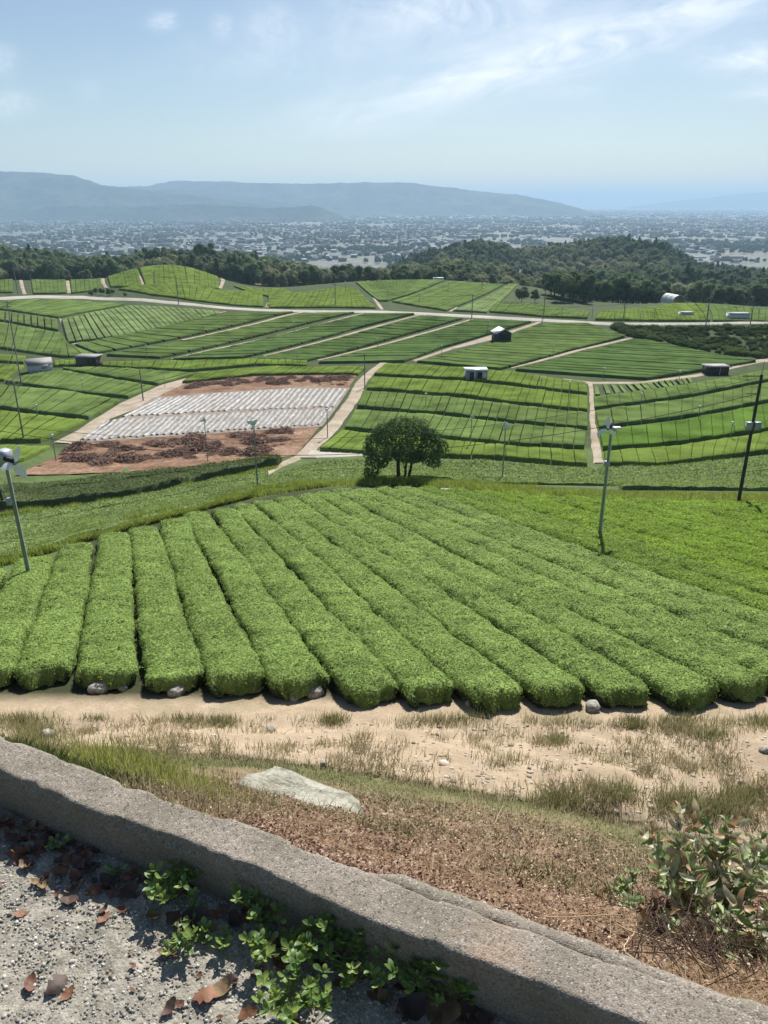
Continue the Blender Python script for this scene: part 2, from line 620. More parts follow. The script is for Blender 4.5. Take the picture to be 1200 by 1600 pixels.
ys = np.concatenate([[1400, 1600, 2000, 3000], np.linspace(4000, 42000, 20)])
gx, gy = np.meshgrid(xs, ys)
tag(link('plain', mesh('plain', np.stack([gx, gy, np.full_like(gx, Z_PLAIN)], -1).reshape(-1, 3), grid_faces(*gx.shape), M['plain'])), kind='structure')
# ground behind and beside the viewpoint
xs = np.concatenate([[-26000, -8000, -2500, -900, -300, -100, -30], np.linspace(-8, 8, 9), [30, 100, 300, 900, 2500, 8000, 26000]])
ys = np.array([-3000, -900, -300, -100, -30, -10, -4, 0, .32])
gx, gy = np.meshgrid(xs, ys)
rr = np.hypot(gx, gy)
gz_ = -2.15 - np.clip((rr - 12) * .12, 0, 117.9)
cb = np.broadcast_to(np.array([.09, .10, .05]), gx.shape + (3,))
tag(link('hilltop_ground', mesh('hilltop_ground', np.stack([gx, gy, gz_], -1).reshape(-1, 3), grid_faces(*gx.shape), M['ground'], {'col': cb.reshape(-1, 3)})), kind='structure')
for sgn in (-1, 1):
    u = np.concatenate([[0], np.geomspace(.03, 26000, 40)])
    vY = np.concatenate([[.32], YG[YG > .4][::6], [2499, 4000, 42000]])
    vY = vY[vY <= 42000]
    gu, gv = np.meshgrid(u, vY)
    ex = sgn * (1.045 * gv + gu)
    ez = np.where(gv < 2500, ground_z(sgn * 1.045 * gv, gv), -124) - .02
    k = np.clip(gu / (gv * .8 + 60), 0, 1)
    ez = ez * (1 - k) + np.minimum(ez, -120.6) * k
    cb = np.broadcast_to(np.array([.06, .09, .04]), gu.shape + (3,))
    F = grid_faces(*gu.shape)
    tag(link('side_ground', mesh('side_ground', np.stack([ex, gv, ez], -1).reshape(-1, 3), F if sgn > 0 else F[:, ::-1], M['ground'], {'col': cb.reshape(-1, 3)})), kind='structure')

# ------------------------------------------------------------------ mountains
M['mountain'] = surf('mountain_forest', [(.32, (.006, .014, .010)), (.5, (.020, .032, .020)), (.66, (.055, .072, .040))], .003, fine=.02, rough=.95, bump=8, bscale=.012, spec=.05)
RNG = [(7000, 2300, [(-700, 255), (-300, 258), (0, 265), (60, 268), (120, 273), (160, 287), (190, 291), (240, 297), (300, 304), (360, 313), (420, 320), (450, 324), (478, 321), (505, 326), (525, 334), (545, 345), (560, 352)], 1),
       (9300, 2600, [(60, 310), (150, 288), (195, 291), (225, 290), (245, 286), (275, 280), (330, 282), (400, 283), (460, 285), (520, 285), (580, 283), (640, 284), (700, 291), (760, 299), (810, 303), (850, 311), (875, 316), (900, 323), (930, 335)], 2),
       (8200, 1800, [(-200, 290), (100, 292), (220, 294), (290, 296), (350, 303), (420, 312), (500, 322), (600, 340), (660, 350)], 5),
       (6200, 700, [(-200, 318), (40, 320), (200, 322), (300, 318), (380, 322), (430, 324), (480, 320), (500, 323), (530, 336), (548, 348)], 7),
       (20000, 4000, [(1000, 322), (1060, 313), (1110, 308), (1160, 302), (1210, 298), (1300, 297), (1500, 297), (1900, 304)], 3)]
for Y0, dep, pr, sd_ in RNG:
    pr = np.array(pr, float)
    ts = np.linspace(pr[0, 0], pr[-1, 0], 260)
    hz = -m_of(np.interp(ts, pr[:, 0], pr[:, 1])) * Y0
    tt_ = (ts - 600) / 1200 / (CP - (300 - 800) / 1200 * SP)
    s = np.linspace(-1, 1, 46)
    gt, gs = np.meshgrid(tt_, s)
    H = np.broadcast_to(hz - Z_PLAIN, gt.shape)
    Yw = Y0 + gs * dep / 2
    Xw = gt * Y0
    rid = 1 - np.abs(vn(Xw / 420 + .4 * vn(Yw / 300, Xw / 500, 3), Yw / 900, sd_)) * 1.0
    prof = np.clip(1 - np.abs(gs), 0, 1) ** (1.15)
    body = prof * (1 - .38 * (1 - prof) * (1.0 - rid) * 2) + .20 * fbm(Xw / 260, Yw / 260, 4, sd_) * prof * (1 - prof) * 4 * .6
    Zw = Z_PLAIN - 15 + (H + 15) * body + 5 * fbm(Xw / 45, Yw / 90, 3, sd_ + 9) * prof
    Zw[np.abs(gs) > .999] = Z_PLAIN - 30
    tag(link('mountain_range', mesh('mountain_range', np.stack([Xw, Yw, Zw], -1).reshape(-1, 3), grid_faces(*gt.shape), M['mountain'], None, True)), kind='structure')

# ------------------------------------------------------------------ haze
m, t, out = material('haze_air')
pv = t.n('ShaderNodeVolumePrincipled')
pv.inputs['Color'].default_value = (.53, .76, 1.0, 1)
pv.inputs['Density'].default_value = .000125
pv.inputs['Anisotropy'].default_value = .0
t.l(pv.outputs[0], out.inputs['Volume'])
g = Geo()
g.box((0, 19500, 84), (54000, 48000, 472))
hz_o = tag(link('haze', g.me('haze', m)), kind='stuff')

# ------------------------------------------------------------------ near tea field
TH = math.radians(19.4)
DV, NV = np.array([-math.sin(TH), math.cos(TH)]), np.array([math.cos(TH), math.sin(TH)])


def edge_line(pts, dz, lo=2.0):
    P = np.array([at(a, b, lo, dz)[:2] for a, b in pts])
    return P[np.argsort(P[:, 0])]


E_BOT = edge_line([(-200, 1038), (0, 1043), (220, 1050), (330, 1048), (430, 1053), (530, 1059), (640, 1067), (748, 1076), (882, 1078), (990, 1074), (1085, 1072), (1180, 1063), (1260, 1052), (1400, 1038)], .72, 14.0)
E_TOP = edge_line([(-300, 945), (0, 880), (100, 850), (150, 832), (200, 822), (250, 812), (300, 798), (350, 790), (400, 778), (450, 772), (520, 762), (600, 757), (660, 757), (760, 763), (900, 771), (1000, 776), (1200, 780), (1500, 788)], .72, 20.0)


def cross(n):
    """rounded flat-topped section, a in -1..1 across, h 0..1 up"""
    th = np.linspace(-math.pi / 2 - .28, math.pi / 2 + .28, n)
    a, h = np.sin(th), np.cos(th)
    a = np.sign(a) * np.abs(a) ** .5
    h = np.where(h > 0, np.abs(h) ** .30, 0)
    h[0] = h[-1] = -.15
    return a, h


def near_hedge(k, q0, q1):
    qc, hw = (q0 + q1) / 2, (q1 - q0) / 2
    s = np.arange(-5, 110, .13)
    cx, cy = NV[0] * qc + DV[0] * s, NV[1] * qc + DV[1] * s
    ok = (cy > np.interp(cx, E_BOT[:, 0], E_BOT[:, 1]) + .25 * vn(k * 1.7, 0, 5)) & (cy < np.interp(cx, E_TOP[:, 0], E_TOP[:, 1])) & (np.abs(cx / np.maximum(cy, 1)) < .70)
    if ok.sum() < 12: return None
    s = s[ok]
    n = 25
    a, h = cross(n)
    e0, e1 = s - s[0], s[-1] - s
    end = np.minimum(np.clip(e0 / .55, 0, 1), np.clip(e1 / .5, 0, 1))
    prof = (1 - (1 - end) ** 3.2) ** .5
    S = s[:, None] + (.16 * vn(a * 1.6 + k * 5, a * 0, 15) + .12 * vn(a * 5 + k * 5, a * 0, 16) - .10 * np.abs(a) ** 3 * -1)[None] * np.exp(-e0 / .6)[:, None]
    q_shift = .10 * vn(s * .16, s * 0 + k, 5) + .05 * vn(s * .7, s * 0 + k, 6)
    wid = hw * (.94 + .045 * vn(s * .5, s * 0 + k * 3.1, 8) + .055 * vn(s * 2.1, s * 0 + k, 9)) * (.72 + .28 * prof)
    Q = qc + q_shift[:, None] + a[None] * wid[:, None] * (1 - .16 * np.clip(.55 - h, 0, 1)[None])
    X, Y = NV[0] * Q + DV[0] * S, NV[1] * Q + DV[1] * S
    Hh = (.60 + .06 * vn(s * .35, s * 0 + k, 12))[:, None] * (1 - .06 * a[None] ** 2)
    gzz = ground_z(X, Y)
    gc = ground_z(NV[0] * (qc + 0 * s) + DV[0] * s, NV[1] * (qc + 0 * s) + DV[1] * s)[:, None]
    Z = gzz * .5 + gc * .5 + Hh * h[None] * (prof[:, None] * .9 + .1)
    bumpy = .065 * fbm(X * 1.8, Y * 1.8, 2, 61) + .04 * vn(X * 6.5, Y * 6.5, 67)
    Z = Z + bumpy * np.clip(h, 0, 1)[None]
    return np.stack([X, Y, Z], -1), s


NEAR_Q = [-10.35, -8.7, -7.0, -5.4, -3.72, -2.03, -.37, 1.27, 2.95, 4.58, 6.2, 7.75]
while NEAR_Q[-1] < 62: NEAR_Q.append(NEAR_Q[-1] + 1.62)
ORD = ['first', 'second', 'third', 'fourth', 'fifth', 'sixth', 'seventh', 'eighth', 'ninth', 'tenth', 'eleventh', 'twelfth', 'thirteenth', 'fourteenth', 'fifteenth', 'sixteenth', 'seventeenth', 'eighteenth',
       'nineteenth', 'twentieth', 'twenty-first', 'twenty-second', 'twenty-third', 'twenty-fourth', 'twenty-fifth', 'twenty-sixth', 'twenty-seventh', 'twenty-eighth', 'twenty-ninth', 'thirtieth', 'thirty-first', 'thirty-second', 'thirty-third', 'thirty-fourth', 'thirty-fifth', 'thirty-sixth', 'thirty-seventh', 'thirty-eighth']
n_hedge = 0
n_dirt = n_up = 0
for k in range(len(NEAR_Q) - 1):
    r = near_hedge(k, NEAR_Q[k], NEAR_Q[k + 1])
    if r is None: continue
    P, s = r
    n = P.shape[1]
    pxc, pyc = proj(P[:, n // 2, 0], P[:, n // 2, 1], P[:, n // 2, 2])
    vis = ((pxc > -60) & (pxc < 1260)).sum()
    if vis < 3: continue
    qmid = (NEAR_Q[k] + NEAR_Q[k + 1]) / 2
    lime = qmid > 24.2
    key = 'lime' if lime else ('mixed' if qmid > 21.2 else 'near')
    F = grid_faces(*P.shape[:2])
    mats = [M['core_' + key], M['hedge_shade']]
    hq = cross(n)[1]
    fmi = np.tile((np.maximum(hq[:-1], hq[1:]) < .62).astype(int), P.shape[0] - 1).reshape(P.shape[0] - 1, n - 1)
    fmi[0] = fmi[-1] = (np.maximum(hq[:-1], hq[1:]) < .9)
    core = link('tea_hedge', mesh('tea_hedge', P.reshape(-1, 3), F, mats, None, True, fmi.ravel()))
    on_dirt = pyc[0] > 1000 and pxc[0] < 1215
    if qmid < -3.8:
        lab = 'tea hedge by the left photo edge, ' + ['outermost', 'second in', 'third in', 'fourth in', 'fifth in', 'sixth in'][n_hedge] + ', near the white-bladed fan pole'
    elif on_dirt:
        n_dirt += 1
        lab = 'long tea hedge ending over the sandy bank, %s full one from the left' % ORD[n_dirt - 1]
    else:
        n_up += 1
        lab = '%s tea hedge running out on the right, %s one up from the dirt bank' % ('yellow-green' if lime else 'mid-green', ORD[n_up - 1])
    tag(core, lab, 'tea hedge', 'tea hedges on the near slope')
    n_hedge += 1
    # leaves on the hull
    A = P[:-1, :-1].reshape(-1, 3)
    E1 = (P[1:, :-1] - P[:-1, :-1]).reshape(-1, 3)
    E2 = (P[:-1, 1:] - P[:-1, :-1]).reshape(-1, 3)
    Nn = np.cross(E2, E1)
    ar = np.linalg.norm(Nn, axis=1)
    Nn = Nn / (ar[:, None] + 1e-9)
    Nn *= np.sign((Nn * (A - P.mean((0, 1)) + [0, 0, 3])).sum(1))[:, None]
    Nn[Nn[:, 2] < -.2] *= -1
    pxa, pya = proj(A[:, 0], A[:, 1], A[:, 2])
    inview = (pxa > -50) & (pxa < 1250)
    hrel = np.tile(np.clip(cross(n)[1][:-1], 0, 1), P.shape[0] - 1)
    endrow = np.repeat(np.arange(P.shape[0] - 1) < 3, n - 1)
    dens = 900 * np.clip((17.0 / A[:, 1]) ** 1.25, .1, 1.1) * inview * np.where(endrow, .38 + .5 * (hrel > .5), .12 + .88 * (hrel > .55))
    cnt = rng.poisson(ar * dens)
    ii = np.repeat(np.arange(len(A)), cnt)
    u, v = rng.random(len(ii))[:, None], rng.random(len(ii))[:, None]
    pts = A[ii] + E1[ii] * u + E2[ii] * v
    pts = pts + Nn[ii] * (rng.uniform(-.01, .035, (len(ii), 1)) + (rng.random((len(ii), 1)) < .06) * rng.uniform(0, .09, (len(ii), 1))) * (1 + (A[ii, 1:2] - 17) / 60)
    L = .062 * np.clip((pts[:, 1] / 17), 1, 3) ** .62
    up = Nn[ii] + np.array([0, -.1, .35])
    LV, LF = leaf_quads(pts, up, L, L * .58, .36, .1, k)
    tone = np.clip(.47 + .13 * fbm(pts[:, 0] * .45, pts[:, 1] * .45, 4, 71) + .10 * vn(pts[:, 0] * 4, pts[:, 1] * 4, 72) + rng.normal(0, .26, len(pts)) - .25 * (1 - hrel[ii]), 0, 1)  # leaves toned darker towards the foot, shade put into their colour
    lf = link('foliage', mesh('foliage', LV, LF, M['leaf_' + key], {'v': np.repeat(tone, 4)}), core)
    tag(lf, kind='stuff')

# ------------------------------------------------------------------ fields beyond the crest
SMALL = []      # rows past the limit: joined
ROWS = []


def poly_world(pts, lo, dz):
    return np.array([at(a, b, lo, dz) for a, b in pts])


def sample(P, t, by):
    """P polyline world (n,3); t array 0..1"""
    if by is None:
        d = np.concatenate([[0], np.cumsum(np.linalg.norm(np.diff(P[:, :2], axis=0), axis=1))])
        u = d / max(d[-1], 1e-6)
    else:
        u = (by - by[0]) / (by[-1] - by[0] + 1e-9)
    return np.stack([np.interp(t, u, P[:, 0]), np.interp(t, u, P[:, 1])], -1)


def field(P, Q, n, key, label, lo=64.0, by_y=False, gap=.022, along=False, leaves=0, fill=.9, h=.60, dz=.55, seg=1.6, tmap=None, clip=None, group=None, rough=1.0):
    Pw, Qw = poly_world(P, lo, dz), poly_world(Q, lo, dz)
    by = (np.array([b for a, b in P], float), np.array([b for a, b in Q], float)) if by_y else (None, None)
    a, hh = cross(9)
    for i in range(n):
        g0, g1 = gap * random.uniform(.1, 1.9), gap * random.uniform(.1, 1.9)
        t = np.linspace((i + g0) / n, (i + 1 - g1) / n, 9)
        tt = (a + 1) / 2 * (t[-1] - t[0]) + t[0]
        A, B = sample(Pw, tt, by[0]), sample(Qw, tt, by[1])
        Lm = np.linalg.norm(A.mean(0) - B.mean(0))
        if along: Lm = np.linalg.norm(np.diff(Pw[:, :2], axis=0), axis=1).sum()
        if Lm < 1.2: continue
        ns = int(np.clip(Lm / seg, 3, 60))
        e = min(.35 / Lm, .2)
        s = np.unique(np.concatenate([[0, e * .4, e], np.linspace(e, 1 - e, ns), [1 - e, 1 - e * .4, 1]]))
        end = np.clip(np.minimum(s, 1 - s) / e, 0, 1)
        pr = np.sqrt(1 - (1 - end) ** 2)
        X = A[None, :, 0] * (1 - s[:, None]) + B[None, :, 0] * s[:, None]
        Y = A[None, :, 1] * (1 - s[:, None]) + B[None, :, 1] * s[:, None]
        if along:
            CA, CB = sample(Pw, s, None), sample(Qw, s, None)
            X = CA[:, None, 0] * (1 - tt[None]) + CB[:, None, 0] * tt[None]
            Y = CA[:, None, 1] * (1 - tt[None]) + CB[:, None, 1] * tt[None]
            A = np.stack([X[len(s) // 2], Y[len(s) // 2]], -1)
        jit = .05 * rough
        X = X + jit * vn(X * .9, Y * .9, 7)
        Y = Y + jit * vn(X * .9, Y * .9, 8)
        c = ground_z(X, Y)
        wv = np.linalg.norm(A[-1] - A[0])
        hs = h * min(1, wv / 1.2 + .3) * random.uniform(.88, 1.1)
        hv = np.broadcast_to(hh, X.shape).copy()
        if fill:
            hv = fill + (1 - fill) * np.clip(hv, 0, 1)
            if i == 0: hv[:, :1] = -.15
            if i == n - 1: hv[:, -1:] = -.15
        hv[0] = hv[-1] = -.2
        Z = c + hs * hv * (pr[:, None] * .93 + .07) * (1 + .10 * rough * vn(X * .45, Y * .45, 13)) + .04 * rough * vn(X * 1.9, Y * 1.9, 14)
        V = np.stack([X, Y, Z], -1)
        if along or not (proj(*V[len(V) // 2, 4])[0] * 0 + (Pw[-1][0] / Pw[-1][1] > Pw[0][0] / Pw[0][1])): end_ = 'top'
        else: end_ = 'left'
        ROWS.append((float(Y.mean()), V, key, '%s, %s from %s' % (label, ORD[i], end_), group or label, leaves))


f = field
E1_, E2_ = 'mid-green tea hedge', 'tea hedge'
# right of the dirt track, five terraces down to the lone tree
f([(603, 567), (725, 573), (800, 580), (915, 597)], [(584, 583), (723, 590), (800, 598), (918, 613)], 26, 'bright', 'tea hedge in the terrace level with the pale-roofed tool hut')
f([(582, 588), (723, 595), (800, 603), (918, 618)], [(573, 605), (723, 616), (800, 626), (918, 639)], 27, 'bright', 'lime-green tea hedge in the terrace just below the tool hut')
f([(568, 610), (700, 619), (800, 631), (918, 644)], [(558, 633), (700, 644), (800, 656), (918, 666)], 25, 'mid', 'grey-green tea hedge in the third terrace right of the dirt track')
f([(555, 639), (700, 649), (800, 661), (916, 671)], [(538, 666), (680, 679), (790, 690), (914, 696)], 25, 'mid', 'tea hedge in the fourth terrace, behind the top of the lone tree')
f([(535, 672), (680, 684), (790, 695), (914, 702)], [(499, 700), (600, 705), (780, 712), (918, 723)], 24, 'bright', 'tea hedge in the lowest terrace beside the lone tree', lo=70)
# right of the earth lane
f([(926, 600), (1000, 597), (1080, 588)], [(928, 614), (1010, 611), (1085, 596)], 15, 'sage', 'low young tea hedge in bare soil beside the earth lane', gap=.2, h=.45)
f([(928, 619), (1075, 600), (1200, 577), (1330, 552)], [(929, 635), (1067, 618), (1200, 592), (1330, 566)], 30, 'mid', 'tea hedge in the top terrace right of the earth lane', gap=.01)
f([(930, 640), (1067, 623), (1200, 597), (1340, 570)], [(936, 665), (1067, 649), (1200, 624), (1340, 598)], 26, 'mid', 'tea hedge in the second terrace right of the earth lane', gap=.01)
f([(937, 671), (1067, 655), (1200, 630), (1350, 604)], [(942, 698), (1067, 688), (1200, 668), (1350, 645)], 24, 'vivid', 'vivid green tea hedge in the third terrace right of the earth lane', gap=.01)
f([(944, 704), (1067, 694), (1200, 674), (1350, 655)], [(948, 722), (1030, 723), (1100, 714), (1200, 702), (1350, 690)], 22, 'bright', 'tea hedge in the lowest terrace right of the earth lane', gap=.01)
# left of the mulched field
f([(0, 694), (78, 694)], [(-60, 735), (36, 714)], 9, 'bright', 'tea hedge in the wedge behind the white fan blades', lo=66)
f([(-80, 637), (0, 641), (135, 655)], [(-90, 690), (0, 686), (62, 686)], 14, 'bright', 'tea hedge in the terrace at the slim left utility pole')
f([(-80, 600), (0, 601), (100, 609), (188, 624)], [(-90, 632), (0, 634), (70, 643), (138, 650)], 17, 'mid', 'tea hedge in the middle terrace left of the white mulch rows')
f([(12, 592), (60, 582), (95, 577), (240, 602)], [(8, 595), (60, 601), (130, 612), (200, 618)], 22, 'mid', 'tea hedge in the long terrace in front of the white shed')
f([(98, 573), (175, 573), (305, 582)], [(100, 576), (180, 588), (246, 598)], 22, 'mid', 'tea hedge in the small terrace right of the white shed')
f([(-60, 549), (40, 556)], [(-60, 560), (36, 565)], 5, 'bright', 'short tea hedge left of the white shed roof')
f([(-60, 566), (38, 570)], [(-60, 592), (6, 592)], 9, 'bright', 'tea hedge left of the white shed wall')
f([(85, 562), (124, 562)], [(85, 570), (124, 569)], 5, 'bright', 'tiny tea hedge between the two sheds on the left')
f([(160, 565), (300, 562), (400, 560), (480, 562)], [(160, 571), (300, 577), (400, 568), (480, 570)], 28, 'bright', 'tea hedge in the strip right of the ivy-grown shed')
f([(312, 581), (420, 572), (560, 572), (572, 572)], [(284, 596), (395, 584), (500, 582), (560, 583)], 26, 'bright', 'tea hedge in the strip above the uprooted brush')
# fan of slanting blocks below the road
LA = [(350, 488), (230, 512), (110, 536)]
LB = [(467, 488), (400, 503), (280, 530), (157, 552)]
LC = [(563, 489), (480, 508), (400, 528), (258, 559)]
LD = [(657, 491), (560, 515), (400, 556), (385, 559)]
LE = [(733, 498), (640, 524), (560, 546), (487, 564)]
LF_ = [(840, 503), (770, 523), (700, 543), (640, 565)]
off = lambda L, dx, dy: [(a + dx, b + dy) for a, b in L]
f(off(LA, 6, 1), off(LB, -8, -2), 15, 'far', 'tea hedge in the leftmost slanting block below the farm road', gap=.05)
f(off(LB, 8, 1), off(LC, -9, -2), 17, 'far', 'tea hedge in the second slanting block below the farm road', gap=.05)
f(off(LC, 9, 1), off(LD, -9, -2), 17, 'deep', 'dark tea hedge in the third slanting block below the road', gap=.05)
f(off(LD, 9, 1), off(LE, -9, -2), 18, 'deep', 'dark tea hedge in the fourth slanting block below the road', gap=.05)
f(off(LE, 9, 1), off(LF_, -9, -2), 18, 'deep', 'dark tea hedge in the block left of the open barn', gap=.05)
f([(848, 504), (805, 517), (800, 527), (650, 563)], [(920, 504), (978, 524), (890, 546), (780, 575)], 18, 'far', 'tea hedge in the block behind the pale-roofed tool hut', gap=.05)
f([(992, 529), (900, 550), (805, 576)], [(1010, 530), (1182, 563), (1010, 590)], 17, 'deep', 'dark tea hedge in the block left of the low shed', gap=.05)
# upper left
f([(-60, 470), (0, 469), (100, 467), (195, 474)], [(-60, 486), (0, 482), (50, 489), (90, 495)], 16, 'mid', 'tea hedge in the flat block under the road on the far left', seg=3)
f([(-60, 489), (0, 485), (90, 498)], [(-60, 500), (0, 499), (92, 515)], 12, 'pale', 'pale tea hedge in the narrow far-left block', gap=.08)
f([(96, 498), (200, 477), (343, 486)], [(106, 534), (200, 522), (343, 490)], 28, 'sage', 'pale tea hedge in the ribbed block by the road bend', gap=.065)
f([(-60, 500), (0, 503), (94, 519), (108, 537)], [(-60, 540), (0, 542), (100, 556), (150, 553)], 14, 'mid', 'tea hedge in the block behind the white shed', seg=3)
f([(0, 437), (20, 436)], [(0, 456), (20, 456)], 3, 'mid', 'tea hedge at the far left edge above the road', seg=3)
f([(49, 436), (103, 436)], [(52, 458), (104, 457)], 8, 'mid', 'tea hedge in the first small block above the road', seg=3)
f([(110, 437), (155, 434)], [(112, 457), (160, 450)], 7, 'mid', 'tea hedge in the second small block above the road', seg=3)
f([(168, 432), (205, 420)], [(173, 447), (223, 449)], 8, 'bright', 'tea hedge on the left shoulder of the grassy mound', seg=3)
f([(213, 419), (240, 412), (272, 411), (310, 417), (341, 434)], [(229, 449), (280, 449), (320, 450), (342, 450)], 14, 'bright', 'tea hedge over the round top of the mound', seg=3)
f([(185, 451), (345, 453), (410, 452)], [(240, 460), (300, 468), (412, 478)], 22, 'bright', 'tea hedge between the mound and the farm road', seg=3)
f([(365, 446), (440, 450), (458, 456)], [(400, 458), (420, 462), (417, 477)], 10, 'bright', 'tea hedge right of the mound path', seg=3)
f([(440, 459), (540, 447), (560, 452)], [(420, 479), (520, 479), (587, 480)], 18, 'bright', 'bright tea hedge left of the road junction', seg=3)
# upper right
f([(556, 440), (620, 437), (696, 437)], [(592, 469), (605, 469), (640, 459)], 22, 'mid', 'tea hedge in the block right of the road junction', seg=3)
f([(703, 439), (788, 444)], [(612, 470), (697, 484)], 22, 'mid', 'tea hedge in the block below the hilltop farmhouse', seg=3)
f([(797, 446), (846, 444)], [(708, 484), (760, 487)], 13, 'sage', 'tea hedge in the block under the round tree', seg=3)
f([(775, 470), (850, 476), (922, 486)], [(765, 486), (850, 493), (918, 496)], 20, 'mid', 'tea hedge in the block before the dark wood', seg=3)
f([(940, 486), (1060, 473), (1100, 474)], [(930, 498), (1040, 500), (1110, 500)], 24, 'bright', 'tea hedge below the white arched tunnel', seg=3)
f([(1104, 474), (1200, 481), (1300, 485)], [(1114, 500), (1200, 501), (1300, 503)], 18, 'mid', 'tea hedge at the far right above the road', seg=3)
f([(870, 427), (850, 434)], [(812, 436), (800, 442)], 5, 'mid', 'tea hedge in the distant clearing', seg=3, lo=200)
# old, loosely clipped tea just beyond the near crest
f([(424, 738), (500, 716), (620, 714), (760, 716), (880, 726), (928, 728)], [(400, 756), (560, 744), (700, 746), (840, 759), (968, 766)], 8, 'sage', 'loosely trimmed grey-green tea hedge behind the lone tree', lo=66, h=.3, gap=.03, rough=2.6, along=True, leaves=1, seg=.8)
f([(935, 726), (1030, 725), (1110, 717), (1200, 708), (1330, 698)], [(972, 766), (1060, 770), (1200, 769), (1340, 767)], 9, 'sage', 'grey-green tea hedge behind the dark utility pole', lo=58, h=.3, gap=.03, rough=2.6, along=True, leaves=1, seg=.8)
f([(-60, 768), (30, 760), (250, 740), (420, 713), (440, 714)], [(-60, 803), (30, 792), (210, 770), (330, 742), (432, 722)], 3, 'dusk', 'tall dark tea hedge at the foot of the red earth', lo=55, h=.85, gap=.05, rough=2.6, along=True, leaves=1, seg=.8)
f([(-80, 820), (0, 804), (200, 775), (330, 748), (418, 732)], [(-80, 890), (0, 866), (150, 824), (300, 788), (395, 763)], 7, 'sage', 'loosely trimmed tea hedge between dark hedges and yellow grass', lo=34, h=.4, gap=.03, rough=2.4, along=True, leaves=1, seg=.8)

# the two mixed orientations above give long rows where P and Q are the ends; the last two run along the slope


def emit(rows, name):
    mats, keys = [], []
    Vs, Fs, Ms, n = [], [], [], 0
    for (_, V, key, lab, grp, _l) in rows:
        if key not in keys:
            keys.append(key)
            mats.append(M['hull_' + key])
        F = grid_faces(*V.shape[:2])
        Vs.append(V.reshape(-1, 3))
        Fs.append(F + n)
        Ms.append(np.full(len(F), keys.index(key)))
        n += V.shape[0] * V.shape[1]
    return mesh(name, np.vstack(Vs), np.vstack(Fs), mats, None, True, np.concatenate(Ms))


def in_view(V):
    x, y = proj(V[..., 0], V[..., 1], V[..., 2])
    return bool(((x > 0) & (x < 1200) & (y > 0)).any())


def footprint(V):
    x, y = proj(V[..., 0], V[..., 1], V[..., 2])
    return -np.ptp(np.clip(x, 0, 1200)) * np.ptp(y)


seen_rows = [r for r in ROWS if in_view(r[1])]
hidden = [r for r in ROWS if not in_view(r[1])]
seen_rows.sort(key=lambda r: footprint(r[1]))
room = 300 - n_hedge
for r in seen_rows[:room]:
    o = link('tea_hedge', emit([r], 'tea_hedge'))
    tag(o, r[3], 'tea hedge', r[4].replace('tea hedge', 'tea hedges', 1))
    if r[5]:
        P = r[1]
        A = P[:-1, :-1].reshape(-1, 3)
        E1 = (P[1:, :-1] - P[:-1, :-1]).reshape(-1, 3)
        E2 = (P[:-1, 1:] - P[:-1, :-1]).reshape(-1, 3)
        Nn = np.cross(E1, E2)
        ar = np.linalg.norm(Nn, axis=1)
        Nn = Nn / (ar[:, None] + 1e-9)
        Nn *= np.where(Nn[:, 2:] < 0, -1, 1)
        pxa, pya = proj(A[:, 0], A[:, 1], A[:, 2])
        cnt = rng.poisson(ar * 70 * ((pxa > -60) & (pxa < 1260)) * np.clip(60 / A[:, 1], .5, 1.8))
        ii = np.repeat(np.arange(len(A)), cnt)
        pts = A[ii] + E1[ii] * rng.random((len(ii), 1)) + E2[ii] * rng.random((len(ii), 1)) + Nn[ii] * rng.uniform(-.02, .16, (len(ii), 1))
        L = .17 * np.clip(pts[:, 1] / 60, .5, 1.4)
        LV, LF = leaf_quads(pts, Nn[ii] + np.array([0, -.1, .2]), L, L * .5, .7, .1, 5)
        tone = np.clip(.46 + .14 * fbm(pts[:, 0] * .5, pts[:, 1] * .5, 3, 71) + rng.normal(0, .2, len(pts)), 0, 1)
        tag(link('foliage', mesh('foliage', LV, LF, M['leaf_' + r[2]], {'v': np.repeat(tone, 4)}), o), kind='stuff')
tag(link('distant_tea_hedges', emit(seen_rows[room:] + hidden, 'distant_tea_hedges')), 'rows of clipped tea on the farther terraces up to the farm road', kind='stuff')
print('rows', len(ROWS), 'seen', len(seen_rows), 'near', n_hedge)

# ------------------------------------------------------------------ roads, bare earth, mulch
M['track'] = surf('dirt_track', [(.25, (.23, .185, .135)), (.5, (.33, .28, .215)), (.75, (.42, .36, .29))], .35, fine=3.5, rough=.95, bump=.04, spec=.1)
M['road'] = surf('farm_road', [(.25, (.26, .25, .22)), (.5, (.36, .34, .30)), (.75, (.45, .42, .37))], .12, fine=1.5, rough=.9, spec=.15)
M['red'] = surf('red_earth', [(.2, (.09, .052, .034)), (.42, (.16, .094, .060)), (.6, (.24, .15, .10)), (.8, (.34, .25, .18))], .3, fine=2.2, rough=.95, bump=.12, bscale=2.0, spec=.08)
M['plastic'] = surf('mulch_film', [(.28, (.10, .095, .085)), (.42, (.20, .20, .19)), (.6, (.29, .295, .29)), (.8, (.40, .41, .40))], .6, fine=5, rough=.42, bump=.06, bscale=3.2, spec=.5)
M['brush'] = surf('dead_brush', [(.2, (.09, .055, .042)), (.55, (.24, .15, .115)), (.85, (.38, .27, .21))], 2.0, rough=.95, space='obj')


